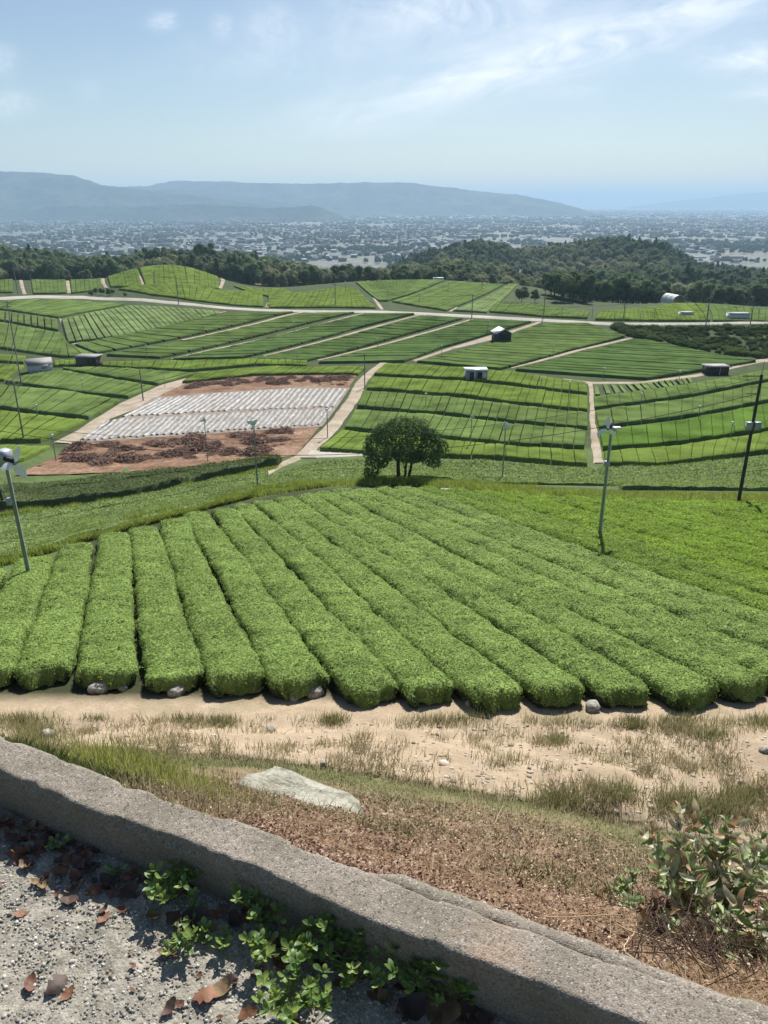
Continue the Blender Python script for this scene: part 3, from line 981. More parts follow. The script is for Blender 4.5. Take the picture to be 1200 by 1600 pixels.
def ribbon(name, L, R, mat, label=None, lo=64.0, up=.05, step=1.5, nx=5, wob=.12, by_y=False, kind='structure', edge=True):
    A, B = poly_world(L, lo, 0), poly_world(R, lo, 0)
    ln = np.linalg.norm(np.diff(A[:, :2], axis=0), axis=1).sum()
    n = int(np.clip(ln / step, 8, 260))
    t = np.linspace(0, 1, n)
    by = (np.array([b for a, b in L], float), np.array([b for a, b in R], float)) if by_y else (None, None)
    a, b = sample(A, t, by[0]), sample(B, t, by[1])
    a = a + wob * np.stack([vn(t * n * .3, t * 0, 3), vn(t * n * .3, t * 0, 4)], -1)
    b = b + wob * np.stack([vn(t * n * .3, t * 0, 5), vn(t * n * .3, t * 0, 6)], -1)
    s = np.linspace(0, 1, nx)[None, :, None]
    P = a[:, None] * (1 - s) + b[:, None] * s
    Z = ground_z(P[..., 0], P[..., 1]) + up + .0003 * P[..., 1]
    if edge:
        Z[:, 0] -= .12 + up
        Z[:, -1] -= .12 + up
    V = np.concatenate([P, Z[..., None]], -1)
    o = link(name, mesh(name, V.reshape(-1, 3), grid_faces(n, nx), mat, None, True))
    return tag(o, label, kind=kind)


off2 = lambda L, d: [(a + d, b) for a, b in L]
ribbon('farm_road', [(-120, 462), (0, 464), (60, 461), (130, 462), (200, 465), (260, 470), (320, 476), (400, 482), (500, 485), (590, 485), (660, 488), (720, 491), (850, 498), (960, 504), (1080, 504), (1200, 502), (1400, 498)],
       [(-120, 468), (0, 469), (60, 466), (130, 467), (200, 470), (260, 475), (320, 480), (400, 486), (500, 489), (590, 489), (660, 493), (720, 496), (850, 503), (960, 509), (1080, 508), (1200, 506), (1400, 502)], M['road'], up=.16, nx=4)
ribbon('dirt_track', [(594, 566), (575, 579), (556, 596), (543, 620), (520, 650), (500, 672), (478, 692), (462, 708), (455, 716)],
       [(609, 566), (590, 579), (574, 596), (566, 620), (548, 645), (532, 668), (514, 688), (497, 702), (500, 716)], M['track'], up=.07, nx=7, step=1)
ribbon('paved_turnout', [(488, 702), (520, 705), (566, 706)], [(480, 716), (515, 716), (566, 713)], M['road'], up=.12)
ribbon('field_path', [(460, 712), (440, 720), (420, 728), (408, 738)], [(474, 718), (455, 726), (438, 733), (420, 743)], M['track'], up=.1, nx=4)
ribbon('earth_lane', [(918, 598), (921, 630), (921, 660), (922, 690), (925, 724)], [(927, 598), (929, 630), (932, 660), (938, 690), (945, 724)], M['track'], up=.08, nx=5, step=1)
ribbon('earth_lane', [(880, 591), (925, 596), (1000, 596), (1090, 584), (1130, 572), (1190, 560), (1260, 553)], [(880, 595), (925, 601), (1000, 600), (1090, 589), (1130, 580), (1190, 567), (1260, 560)], M['track'], up=.07, nx=4)
ribbon('block_path', [(563, 490), (480, 511), (400, 531), (330, 545), (262, 561)], [(570, 490), (490, 511), (408, 532), (338, 546), (272, 561)], M['track'], up=.05, nx=3)
ribbon('block_path', [(466, 488), (400, 504), (280, 531)], [(476, 488), (408, 505), (288, 532)], M['track'], up=.05, nx=3)
ribbon('block_path', [(657, 491), (560, 516), (405, 556)], [(664, 491), (569, 517), (416, 556)], M['track'], up=.05, nx=3)
ribbon('block_path', [(733, 499), (640, 525), (490, 563)], [(741, 499), (649, 526), (500, 563)], M['track'], up=.05, nx=3)
ribbon('block_path', [(838, 503), (800, 515), (760, 524), (700, 543), (640, 563)], [(848, 504), (812, 517), (776, 531), (712, 545), (652, 565)], M['track'], up=.05, nx=3)
ribbon('block_path', [(984, 527), (900, 545), (790, 572)], [(994, 528), (910, 548), (803, 576)], M['track'], up=.05, nx=3)
ribbon('block_path', [(348, 487), (230, 513), (108, 538)], [(356, 487), (238, 514), (116, 538)], M['track'], up=.05, nx=3)
ribbon('block_path', [(92, 498), (98, 515), (106, 537)], [(97, 498), (103, 515), (111, 537)], M['track'], up=.05, nx=3)
for L in ([(207, 419), (217, 433), (226, 449)], [(104, 436), (106, 447), (108, 458)], [(157, 434), (161, 443), (166, 450)], [(30, 436), (34, 447), (38, 460)],
          [(560, 438), (577, 452), (597, 484)], [(697, 437), (650, 452), (606, 470)], [(790, 441), (740, 459), (702, 487)], [(345, 430), (348, 440), (343, 451)], [(430, 456), (422, 468), (416, 480)]):
    ribbon('field_path', off2(L, -2.5), off2(L, 3.5), M['track'], up=.08, nx=3)
ribbon('bare_slope', [(345, 431), (375, 436), (410, 444)], [(350, 441), (380, 447), (412, 451)], M['track'], up=.1, nx=4, by_y=False)
ribbon('sandy_margin', [(78, 692), (110, 676), (140, 657), (185, 629), (210, 618), (246, 602), (310, 584)], [(118, 694), (150, 674), (172, 655), (215, 640), (248, 622), (290, 604), (330, 586)], M['track'], up=.09, nx=5)
ribbon('paved_path', [(690, 762), (780, 765), (860, 769), (930, 771), (1060, 775), (1260, 776)], [(690, 765), (780, 770), (860, 775), (930, 778), (1060, 779), (1260, 779)], M['road'], lo=50, up=.06, nx=3)
ribbon('red_field', [(250, 600), (310, 588), (400, 584), (480, 583), (556, 584)], [(20, 745), (120, 742), (250, 735), (380, 723), (456, 714)], M['red'], up=.03, nx=44, edge=False) if False else None
# red field: ruled between its far and near edge
Pt, Pb = poly_world([(276, 601), (330, 590), (400, 584), (480, 583), (560, 583)], 64, 0), poly_world([(22, 744), (120, 742), (250, 734), (380, 722), (462, 712)], 64, 0)
t = np.linspace(0, 1, 90)
a_, b_ = sample(Pt, t, None), sample(Pb, t, None)
s_ = np.linspace(0, 1, 60)[None, :, None]
P = a_[:, None] * (1 - s_) + b_[:, None] * s_
Z = ground_z(P[..., 0], P[..., 1]) + .06 + .10 * fbm(P[..., 0] * .35, P[..., 1] * .35, 3, 81) * np.clip(s_[..., 0] * 4 - 2.9, 0, 1) + .02
tag(link('red_earth_field', mesh('red_earth_field', np.concatenate([P, Z[..., None]], -1).reshape(-1, 3), grid_faces(90, 60), M['red'], None, True)), kind='structure')


def mulch(Ptop, Pbot, n, lab):
    A, B = poly_world(Ptop, 64, 0), poly_world(Pbot, 64, 0)
    for i in range(n):
        wdt = rng.uniform(.25, .33)
        c = (i + .5 + rng.uniform(-.06, .06)) / n
        tt = np.linspace(c - wdt / n, c + wdt / n, 5)
        a, b = sample(A, tt, None), sample(B, tt, None)
        e0, e1 = rng.uniform(0, .05), rng.uniform(.94, 1)
        s = np.linspace(e0, e1, 14)[:, None]
        X = a[None, :, 0] * (1 - s) + b[None, :, 0] * s
        Y = a[None, :, 1] * (1 - s) + b[None, :, 1] * s
        X = X + .12 * vn(Y * .6, Y * 0 + i, 3) + .05 * vn(X * 2, Y * 2.4, 4)
        hgt = np.array([-.03, .13, .17, .13, -.03])[None] * (1 + .3 * vn(X * 1.1, Y * 1.1, 9))
        Z = ground_z(X, Y) + .13 + hgt
        o = link('mulch_sheet', mesh('mulch_sheet', np.stack([X, Y, Z], -1).reshape(-1, 3), grid_faces(14, 5), M['plastic'], None, True))
        l2 = lab + (', last one beside the dirt track' if i == n - 1 else ', %s from the left' % ORD[i])
        tag(o, l2, 'plastic sheet', 'plastic mulch strips, ' + lab.split('of the ')[1])


BED = surf('mulched_bed_soil', [(.3, (.17, .135, .11)), (.5, (.24, .205, .175)), (.7, (.31, .28, .25))], 1.2, fine=6, rough=.95, bump=.04, spec=.05)
Pt, Pb = poly_world([(240, 622), (330, 615), (400, 610), (470, 606), (547, 607)], 64, 0), poly_world([(116, 693), (200, 688), (300, 681), (400, 674), (503, 668)], 64, 0)
t = np.linspace(0, 1, 80)
a_, b_ = sample(Pt, t, None), sample(Pb, t, None)
s_ = np.linspace(0, 1, 50)[None, :, None]
P = a_[:, None] * (1 - s_) + b_[:, None] * s_
tag(link('mulched_bed', mesh('mulched_bed', np.concatenate([P, (ground_z(P[..., 0], P[..., 1]) + .115)[..., None]], -1).reshape(-1, 3), grid_faces(80, 50), BED, None, True)), kind='structure')
mulch([(247, 624), (330, 617), (400, 612), (470, 608), (544, 609)], [(188, 653), (270, 649), (350, 644), (440, 641), (523, 637)], 33, 'white plastic mulch strip of the upper bed')
mulch([(166, 658), (240, 654), (330, 649), (420, 644), (521, 640)], [(122, 691), (200, 686), (300, 679), (400, 672), (500, 666)], 38, 'white plastic mulch strip of the lower bed')

brush_me = []
for k in range(5):
    g = Geo()
    for i in range(150):
        r_, th_ = 1.15 * math.sqrt(random.random()), random.random() * 6.28
        z0 = .75 * (1 - (r_ / 1.2) ** 2) * random.random()
        d = np.array([random.gauss(0, 1), random.gauss(0, 1), random.gauss(0, .4)])
        d = d / np.linalg.norm(d) * random.uniform(.15, .42)
        c = np.array([r_ * math.cos(th_), r_ * math.sin(th_) * .8, z0])
        g.tube([c - d, c + d * .2 + [0, 0, random.uniform(-.05, .1)], c + d], [.028, .022, .008], 3, False)
    c = rng.normal(0, 1, (260, 3))
    c /= np.linalg.norm(c, axis=1)[:, None]
    c[:, 2] = abs(c[:, 2])
    c = c * [1.1, .85, .62] * rng.uniform(.6, 1.02, (260, 1))
    LV, LF = leaf_quads(c, c * [1, 1, 2], .22, .10, .7, .2, k)
    g.add(LV, LF)
    brush_me.append(g.me('brush_pile', M['brush']))
bp = [(115, 704), (123, 702), (128, 721), (155, 726), (170, 697), (172, 713), (162, 720), (197, 704), (200, 721), (222, 718), (242, 695), (254, 698), (268, 713), (283, 706), (296, 693), (304, 687), (333, 700), (318, 704), (357, 708), (377, 683), (388, 689), (398, 694),
      (396, 710), (428, 677), (443, 676), (438, 689), (418, 690), (414, 704), (310, 603), (328, 601), (345, 600), (357, 602), (383, 598), (402, 597), (412, 594), (422, 593), (440, 595), (455, 591), (470, 596), (482, 592), (498, 596), (512, 591), (524, 594), (538, 591), (366, 595), (428, 600), (300, 607)]
nbig = len(bp)
for i in range(55):
    a = random.uniform(100, 455)
    bp.append((a, random.uniform(np.interp(a, [100, 250, 455], [700, 690, 677]), np.interp(a, [100, 250, 455], [728, 722, 706]))))
for i in range(40): bp.append((random.uniform(292, 545), random.uniform(590, 603)))
for i, (a, b) in enumerate(bp):
    p_ = at(a, b, 64)
    s = rng.uniform(1.0, 1.75) if i < nbig else rng.uniform(.35, .85)
    o = link('brush_pile', brush_me[i % 5], None, (p_[0], p_[1], p_[2] + .05), (0, 0, rng.uniform(0, 6.3)), (s * 1.1, s, s * rng.uniform(.6, .9)))
    sz = 'large' if i < nbig else 'small'
    wh = 'left third' if a < (230 if b > 650 else 380) else ('middle' if a < (340 if b > 650 else 465) else 'right third')
    tag(o, ('%s heap of uprooted brown brush before the white mulch, %s' if b > 650 else '%s heap of uprooted brown brush behind the white mulch, %s') % (sz, wh), 'brush pile', '%s %s ' % (sz, wh) +
        'brush heaps on the near red earth' if b > 650 else 'brush heaps behind the mulch rows')

# ------------------------------------------------------------------ trees
BARK = plain('tree_bark', (.055, .045, .035), .9, .3, 3)
fol = lambda nm, c, tr=.25: surf(nm, [(.05, G(c, .45)), (.4, G(c, .85)), (.7, G(c, 1.15)), (.97, G(c, 1.75))], .35, attr='v', rough=.7, trans=tr, spec=.08, rand=.35)
CROWN = [fol('crown_dark', (.085, .135, .062), .36), fol('crown_green', (.125, .185, .078), .36), fol('crown_olive', (.18, .22, .10), .36), fol('crown_bamboo', (.27, .29, .145), .36)]


def crown_geo(blobs, n, leaf, seed, core=True):
    """blobs: (cx,cy,cz,rx,ry,rz); leaf cards over lumpy surfaces"""
    r = np.random.default_rng(seed)
    B = np.array(blobs, float)
    area = (B[:, 3] * B[:, 4] + B[:, 4] * B[:, 5] + B[:, 3] * B[:, 5])
    k = r.choice(len(B), n, p=area / area.sum())
    d = r.normal(0, 1, (n, 3))
    d /= np.linalg.norm(d, axis=1)[:, None]
    lump = 1 + .13 * vn(d[:, 0] * 3.1 + k * 7, d[:, 2] * 3.1 + d[:, 1] * 2, seed)
    rad = (lump * r.uniform(.72, 1.06, n))[:, None]
    P = B[k, :3] + d * B[k, 3:] * rad
    # drop leaves deep inside other blobs
    keep = np.ones(n, bool)
    for j in range(len(B)):
        q = (((P - B[j, :3]) / B[j, 3:]) ** 2).sum(1)
        keep &= ~((q < .45) & (k != j))
    P, d, k, rad = P[keep], d[keep], k[keep], rad[keep]
    N = d / B[k, 3:]
    N /= np.linalg.norm(N, axis=1)[:, None]
    V, F = leaf_quads(P, N + [0, 0, .25], leaf, leaf * .62, .5, .15, seed)
    tone = np.clip(.45 + .2 * vn(P[:, 0] * .9 / leaf / 4, P[:, 2] * .9 / leaf / 4 + P[:, 1], seed) + r.normal(0, .14, len(P)), 0, 1)
    Vs, Fs, tn = [V], [F], [np.repeat(tone, 4)]
    nn = len(V)
    if core:  # unseen solid ellipsoid added inside each blob to block light
        for b in B:
            u = np.linspace(0, math.pi, 6)
            v = np.linspace(0, 2 * math.pi, 8)[:-1]
            U, W = np.meshgrid(u, v, indexing='ij')
            c = np.stack([b[0] + .72 * b[3] * np.sin(U) * np.cos(W), b[1] + .72 * b[4] * np.sin(U) * np.sin(W), b[2] + .72 * b[5] * np.cos(U)], -1).reshape(-1, 3)
            Vs.append(c)
            Fs.append(grid_faces(6, 7, True) + nn)
            tn.append(np.full(len(c), .25))
            nn += len(c)
    return np.vstack(Vs), np.vstack(Fs), np.concatenate(tn)


# the lone tree
base = at(630, 752, 60)
base[2] = float(ground_z(base[0], base[1])) - .1
U = .0575
dpx = lambda x, y: ((x - 630) * U, (750 - y) * U)
blb = [(628, 676, 46, 24), (602, 690, 30, 26), (590, 706, 20, 26), (584, 722, 13, 20), (655, 690, 32, 27), (672, 705, 20, 20), (676, 718, 12, 9), (645, 664, 26, 16), (612, 668, 26, 18), (585, 692, 14, 18),
       (628, 660, 22, 14), (690, 695, 9, 12), (600, 722, 8, 8), (630, 700, 34, 14), (668, 680, 18, 16), (576, 735, 8, 9), (640, 708, 20, 8)]
BB = []
for x, y, rx, ry in blb:
    cx, cz = dpx(x, y)
    dd = random.uniform(-.7, .7) * (1 if rx < 30 else .3)
    BB.append((cx, dd, cz, rx * U, max(rx * U * .8, .5), ry * U))
V, F, tn = crown_geo(BB, 22000, .18, 5, core=False)
lone = link('broadleaf_tree', None, None, tuple(base))
tag(lone, 'lone dark broadleaf tree with several trunks and a spreading crown on the crest', 'tree')
o = link('crown', mesh('crown', V, F, fol('lone_tree_leaves', (.085, .145, .045), .38), {'v': tn}), lone)
g = Geo()
for (x0, pts, r0) in ((-.45, [(-.45, 0, 0), (-.42, .05, 1.2), (-.5, .1, 2.3), (-.9, .2, 3.2), (-1.6, .2, 4.0)], .20), (.15, [(.12, .1, 0), (.18, .2, 1.0), (.3, .3, 2.0), (.3, .4, 3.2), (.1, .3, 4.4)], .13),
                     (.5, [(.42, 0, 0), (.55, -.1, 1.0), (.85, -.15, 2.2), (1.3, -.2, 3.2), (2.0, -.2, 3.9)], .15), (-.4, [(-.48, .1, 2.2), (-.2, .2, 3.2), (0, .2, 4.6)], .10), (-1, [(-.55, 0, 2.4), (-1.5, -.2, 2.9), (-2.4, -.2, 3.0)], .07),
                     (1, [(.9, -.1, 2.3), (1.8, .1, 2.6), (2.6, .1, 2.7)], .07), (1, [(.2, .1, 1.1), (-.1, .2, 1.9), (-.4, .3, 2.4)], .05)):
    P = np.array(pts, float)
    tq = np.linspace(0, 1, 14)
    Q = np.stack([np.interp(tq, np.linspace(0, 1, len(P)), P[:, c]) for c in range(3)], -1)
    Q[1:, :2] += rng.normal(0, .025, (13, 2))
    g.tube(Q, r0 * (1 - .65 * tq) * (1 + .4 * (tq < .04)), 8)
link('trunk', g.me('trunk', BARK, True), lone)

# forest trees: a few kinds, each a crown and a trunk
KINDS = []
for k in range(7):
    r = np.random.default_rng(50 + k)
    hgt = [9, 10, 8, 11, 9, 8.5, 7.5][k]
    rw = hgt * r.uniform(.40, .50)
    bl = [(0, 0, hgt * .58, rw * .8, rw * .8, hgt * .36)]
    for i in range(9):
        th_, rr_ = r.uniform(0, 6.28), r.uniform(.35, .75) * rw
        s = r.uniform(.32, .55) * rw
        bl.append((rr_ * math.cos(th_), rr_ * math.sin(th_), hgt * r.uniform(.38, .86), s, s, s * r.uniform(.75, 1.1)))
    if k == 3: bl = [(0, 0, hgt * (.3 + .12 * i), rw * (.75 - .11 * i), rw * (.75 - .11 * i), hgt * .12) for i in range(6)]
    V, F, tn = crown_geo(bl, 900, .62, 60 + k)
    cm_ = mesh('crown', V, F, [CROWN[0], CROWN[1], CROWN[2], CROWN[0], CROWN[1], CROWN[3], CROWN[3]][k], {'v': tn})
    g = Geo()
    g.tube([(0, 0, -.6), (.1, 0, hgt * .3), (0, .1, hgt * .7)], [.22, .17, .06], 6, False)
    tm_ = g.me('trunk', BARK, True)
    KINDS.append((cm_, tm_))
KNAME = ['dark rounded broadleaf tree', 'green broadleaf tree', 'olive-green spreading tree', 'dark narrow conifer', 'mid-green domed tree', 'pale bamboo-like tree', 'small pale-leaved tree']
n_tree = 0


def plant(x, y, k, s, label, group, cat='tree', name='forest_tree', z=None):
    global n_tree
    z = float(ground_z(x, y)) if z is None else z
    root = link(name, None, None, (x, y, z), (0, 0, random.uniform(0, 6.28)), (s, s, s * random.uniform(.85, 1.15)))
    tag(root, label, cat, group)
    link('crown', KINDS[k][0], root)
    link('trunk', KINDS[k][1], root)
    n_tree += 1
    return root


def wood(poly, n, ks, place, s0=.8, s1=1.15, lo=250, ps=None):
    """n trees rooted inside an area of the slope given by photo corners (x range, y0(x), y1(x)) """
    for i in range(n):
        x = random.uniform(poly[0][0], poly[-1][0])
        top = np.interp(x, [p[0] for p in poly], [p[1] for p in poly])
        bot = np.interp(x, [p[0] for p in poly], [p[2] for p in poly])
        Y = np.interp(random.random(), [0, 1], [top, bot])
        tt = float(t_of(x, 440))
        k = int(np.random.default_rng(i * 7 + abs(int(x))).choice(ks, p=ps))
        plant(tt * Y, Y, k, random.uniform(s0, s1), KNAME[k] + ' ' + place, KNAME[k].replace('tree', 'trees').replace('conifer', 'conifers') + ' ' + place)


# (photo x, far distance, near distance)
wood([(858, 335, 305), (885, 345, 290), (940, 360, 318), (1010, 365, 334), (1036, 372, 345)], 62, [0, 1, 2, 0, 4], 'in the dark wood left of the arched tunnel', .85, 1.25)
wood([(1088, 375, 345), (1130, 390, 345), (1200, 400, 352), (1260, 400, 352)], 44, [0, 1, 4, 5], 'in the wood right of the arched tunnel', .8, 1.15)
wood([(-20, 470, 400), (90, 470, 400), (165, 480, 402), (200, 490, 420)], 58, [0, 1, 2, 4, 0, 5], 'in the wood at the upper left', .85, 1.25)
wood([(300, 480, 410), (360, 480, 405), (430, 470, 398), (500, 480, 400)], 52, [0, 0, 1, 2, 3], 'in the wood behind the mound', .9, 1.3)
wood([(500, 500, 430), (560, 480, 400), (640, 470, 400), (700, 470, 400)], 24, [0, 3, 4, 1], 'behind the terraces at the centre', .7, 1.0)
wood([(700, 480, 400), (780, 470, 400), (830, 470, 400)], 18, [5, 6, 0], 'behind the hilltop farmhouse', .45, .75)
plant(*at(815, 474, 200)[:2], 0, .72, 'single round dark tree standing in the pale tea block', None)
plant(*at(836, 473, 200)[:2], 4, .5, 'small rounded tree just right of the single round tree', None)
plant(*at(478, 446, 200)[:2], 3, 1.0, 'very dark conifer at the end of the wood behind the mound', None)
print('trees', n_tree)

# the rest of the woods, farther off: instances of the same crowns
FOREST_NG = {}


def forest(name, pts, kind, smin, smax, label):
    me = mesh(name, np.array(pts, float), np.array([[0, 1, 2]]), CROWN[1])
    o = link(name, me)
    tag(o, label, kind='stuff')
    ng = bpy.data.node_groups.new('scatter_trees', 'GeometryNodeTree')
    ng.interface.new_socket('Geometry', in_out='INPUT', socket_type='NodeSocketGeometry')
    ng.interface.new_socket('Geometry', in_out='OUTPUT', socket_type='NodeSocketGeometry')
    T = NT(ng)
    gi, go = T.n('NodeGroupInput'), T.n('NodeGroupOutput')
    ip = T.n('GeometryNodeInstanceOnPoints')
    oi = T.n('GeometryNodeObjectInfo')
    oi.inputs['Object'].default_value = kind
    r1 = T.n('FunctionNodeRandomValue', data_type='FLOAT_VECTOR')
    r1.inputs[0].default_value = (0, 0, 0)
    r1.inputs[1].default_value = (.12, .12, 6.28)
    r2 = T.n('FunctionNodeRandomValue', data_type='FLOAT')
    r2.inputs[2].default_value = smin
    r2.inputs[3].default_value = smax
    T.l(gi.outputs[0], ip.inputs['Points'])
    T.l(oi.outputs['Geometry'], ip.inputs['Instance'])
    T.l(r1.outputs[0], ip.inputs['Rotation'])
    T.l(r2.outputs[1], ip.inputs['Scale'])
    T.l(ip.outputs[0], go.inputs[0])
    md = o.modifiers.new('scatter', 'NODES')
    md.node_group = ng
    return o


crowns = {}
for o in COL.objects:
    if o.name.startswith('crown') and o.parent is not lone and o.data not in [c.data for c in crowns.values()]:
        for k in range(7):
            if o.data is KINDS[k][0]: crowns[k] = o
pts = {k: [] for k in range(7)}
N = 11000
Yr = 420 + (1450 - 420) * rng.random(N) ** .9
Tr = rng.uniform(-.62, .62, N)
Xr = Tr * Yr
Zr = ground_z(Xr, Yr)
pr = fbm(Xr / 110, Yr / 110, 3, 91)
for x, y, z, q, tt in zip(Xr, Yr, Zr, pr, Tr):
    if z < -112: continue
    pxx = px_at(tt, 430)
    if y < 470 and (210 < pxx < 290): continue
    if q > .35: k = random.choice([5, 6, 2, 5])
    elif q > 0: k = random.choice([1, 2, 4, 5])
    else: k = random.choice([0, 1, 4, 0, 1, 0, 4, 0, 3])
    if k not in crowns: k = 0
    pts[k].append((x, y, z - .4))
for k, P in pts.items():
    if len(P) > 3:
        forest('far_woodland', P, crowns[k], .95, 1.45, ['dark', 'green', 'olive', 'conifer', 'mid-green', 'pale bamboo', 'small pale'][k] + ' trees covering the wooded ridges beyond the terraces')

# tree clumps out on the plain
pc = []
for i in range(420):
    Y = random.uniform(1700, 6500)
    X = random.uniform(-.55, .55) * Y
    for j in range(random.randint(3, 16)):
        pc.append((X + random.gauss(0, 42), Y + random.gauss(0, 20), Z_PLAIN - .5))
for (a, b, w_) in ((550, 392, 70), (600, 392, 60), (1125, 385, 60), (1155, 388, 40), (1180, 391, 50), (365, 361, 60), (1060, 380, 60)):
    Y = 119 / float(m_of(b))
    X = float(t_of(a, b)) * Y
    for j in range(50): pc.append((X + random.gauss(0, w_), Y + random.gauss(0, 35), Z_PLAIN - .5))
forest('plain_tree_clumps', pc, crowns[0], 1.0, 1.9, 'dark clumps of trees scattered among the houses of the plain')

# shrubby bank on the right
g = Geo()
tn_all = []
for i in range(620):
    x = random.uniform(958, 1290)
    lo_, hi_ = np.interp(x, [958, 985, 1060, 1130, 1200, 1290], [510, 512, 514, 512, 510, 508]), np.interp(x, [958, 985, 1060, 1130, 1200, 1290], [514, 526, 540, 556, 560, 560])
    y = random.uniform(lo_, hi_)
    p_ = at(x, y, 64)
    s = random.uniform(.6, 1.4) * (1.3 if y < lo_ + 8 or y > hi_ - 7 else 1.0)
    V, F, tn = crown_geo([(p_[0], p_[1], p_[2] + s * .25, s * 1.15, s * 1.15, s * .7)], 75, .36, 300 + i)
    g.add(V, F)
    tn_all.append(tn + (.12 if vn(p_[0] / 6, p_[1] / 6, 5) > 0 else -.1))
tag(link('shrub_bank', g.me('shrub_bank', surf('shrub_leaves', [(.05, (.03, .048, .018)), (.4, (.075, .105, .035)), (.7, (.12, .15, .05)), (1, (.19, .2, .08))], .12, attr='v', rough=1.0, trans=.2, spec=0), attrs={'v': np.concatenate(tn_all)})), 'dense dull shrubs covering the bank under the farm road', kind='stuff')
# dark shrubs by the upper left road
for i, (x, y, s) in enumerate([(143, 463, .28), (150, 460, .30), (160, 461, .30), (170, 463, .34), (176, 460, .26), (196, 464, .22), (98, 436, .25), (130, 437, .2), (728, 441, .3), (735, 440, .25), (712, 439, .2)]):
    plant(*at(x, y, 200)[:2], [0, 4][i % 2], s, ['dark evergreen shrub in the clump beside the upper left road', 'dark shrub beside the hilltop farmhouse'][i > 7], ['shrubs by the upper left road', 'shrubs by the hilltop farmhouse'][i > 7], 'shrub', 'shrub')

# ------------------------------------------------------------------ town on the plain
WALLS = [plain('house_wall_%d' % i, c, .9, .1, spec=.05) for i, c in enumerate([(.19, .186, .178), (.13, .126, .12), (.08, .078, .076), (.42, .42, .42)])]
ROOFS = [plain('house_roof_%d' % i, c, .95, .15, spec=.03) for i, c in enumerate([(.04, .045, .05), (.08, .085, .09), (.36, .37, .38), (.09, .06, .05)])]


def house_geo(w_, d_, h_, r_):
    a, b = w_ / 2, d_ / 2
    V = [(-a, -b, 0), (a, -b, 0), (a, b, 0), (-a, b, 0), (-a, -b, h_), (a, -b, h_), (a, b, h_), (-a, b, h_), (-a - .4, -b - .5, h_ - .1), (a + .4, -b - .5, h_ - .1), (a + .4, b + .5, h_ - .1), (-a - .4, b + .5, h_ - .1), (-a - .4, 0, h_ + r_), (a + .4, 0, h_ + r_)]
    return np.array(V, float), [[0, 1, 5, 4], [1, 2, 6, 5], [2, 3, 7, 6], [3, 0, 4, 7], [8, 9, 13, 12], [10, 11, 12, 13], [8, 12, 11, 11], [9, 10, 13, 13]]


hm = []
for i in range(12):
    w_, d_, h_, r_ = [(12, 8, 5.5, 2.4), (10, 9, 6, 2.2), (15, 10, 6, 2.6), (26, 16, 7, 1.4), (9, 8, 3.2, 2), (18, 12, 9, .5)][i % 6]
    V, Fq = house_geo(w_, d_, h_, r_)
    F4 = np.array(Fq[:6])
    F3 = np.array([q[:3] for q in Fq[6:]])
    hm.append(mesh('house', V, [F4, F3], [WALLS[i % 4], ROOFS[(i * 7 + i // 4) % 4]], fm=[0, 0, 0, 0, 1, 1, 0, 0]))
cand = []
while len(cand) < 8500:
    Y = math.sqrt(random.uniform(1750 ** 2, 6600 ** 2))
    X = random.uniform(-.60, .60) * Y
    if vn(X / 500, Y / 500, 95) + .5 * vn(X / 170, Y / 170, 96) > -.15 - (.35 if Y > 3000 else 0): cand.append((X, Y, random.randrange(12), random.choice([0, .3, 1.57, 1.9]) + random.gauss(0, .1)))
vis = []
for c in cand:
    x, y = proj(c[0], c[1], Z_PLAIN + 6)
    blocked = Z_PLAIN + 6 < -9999
    Ys = np.linspace(300, 1500, 30)
    line = (Z_PLAIN + 6) / c[1] * Ys
    gr = ground_z(c[0] / c[1] * Ys, Ys) + np.where(Ys < 1300, 9, 0)
    if (gr > line).any() or not (0 < x < 1200): continue
    vis.append(c)
vis.sort(key=lambda c: c[1])
own = set(id(c) for c in vis[:300])
for c in vis[:300]:
    side = 'left' if c[0] < -.1 * c[1] else ('right' if c[0] > .1 * c[1] else 'middle')
    o = link('town_house', hm[c[2]], None, (c[0], c[1], Z_PLAIN), (0, 0, c[3]))
    tag(o, 'small hazy house on the nearer plain, %s part of the town' % side, 'house', 'town houses, %s part' % side)
VV, F4, F3, M4, n = [], [], [], [], 0
WR = WALLS + ROOFS
M3 = []
for i in range(6000):
    Y = math.sqrt(random.uniform(6000 ** 2, 15000 ** 2))
    cand.append((random.uniform(-.58, .58) * Y, Y, random.randrange(12), random.choice([0, .3, 1.57]) + random.gauss(0, .1), 2.1))
for c in cand:
    if id(c) in own: continue
    w_, d_, h_, r_ = [(12, 8, 5.5, 2.4), (10, 9, 6, 2.2), (15, 10, 6, 2.6), (28, 16, 7, 1.4), (9, 8, 3.2, 2), (18, 12, 11, .5)][c[2] % 6]
    k_ = c[4] if len(c) > 4 else 1
    V, Fq = house_geo(w_ * k_, d_ * k_, h_ * (1 + (k_ - 1) * .4), r_ * k_)
    ca, sa = math.cos(c[3]), math.sin(c[3])
    V = np.stack([c[0] + V[:, 0] * ca - V[:, 1] * sa, c[1] + V[:, 0] * sa + V[:, 1] * ca, V[:, 2] + Z_PLAIN], -1)
    VV.append(V)
    F4.append(np.array(Fq[:6]) + n)
    F3.append(np.array([q[:3] for q in Fq[6:]]) + n)
    wm, rm = random.randrange(4), 4 + random.randrange(4)
    M4 += [wm] * 4 + [rm] * 2
    M3 += [wm] * 2
    n += len(V)
tag(link('distant_town', mesh('distant_town', np.vstack(VV), [np.vstack(F4), np.vstack(F3)], WR, fm=M4 + M3)), 'countless hazy houses of the town spread over the plain', kind='stuff')
GH = plain('greenhouse_film', (.30, .32, .33), .8, .1, spec=.05)
g = Geo()
greens = []
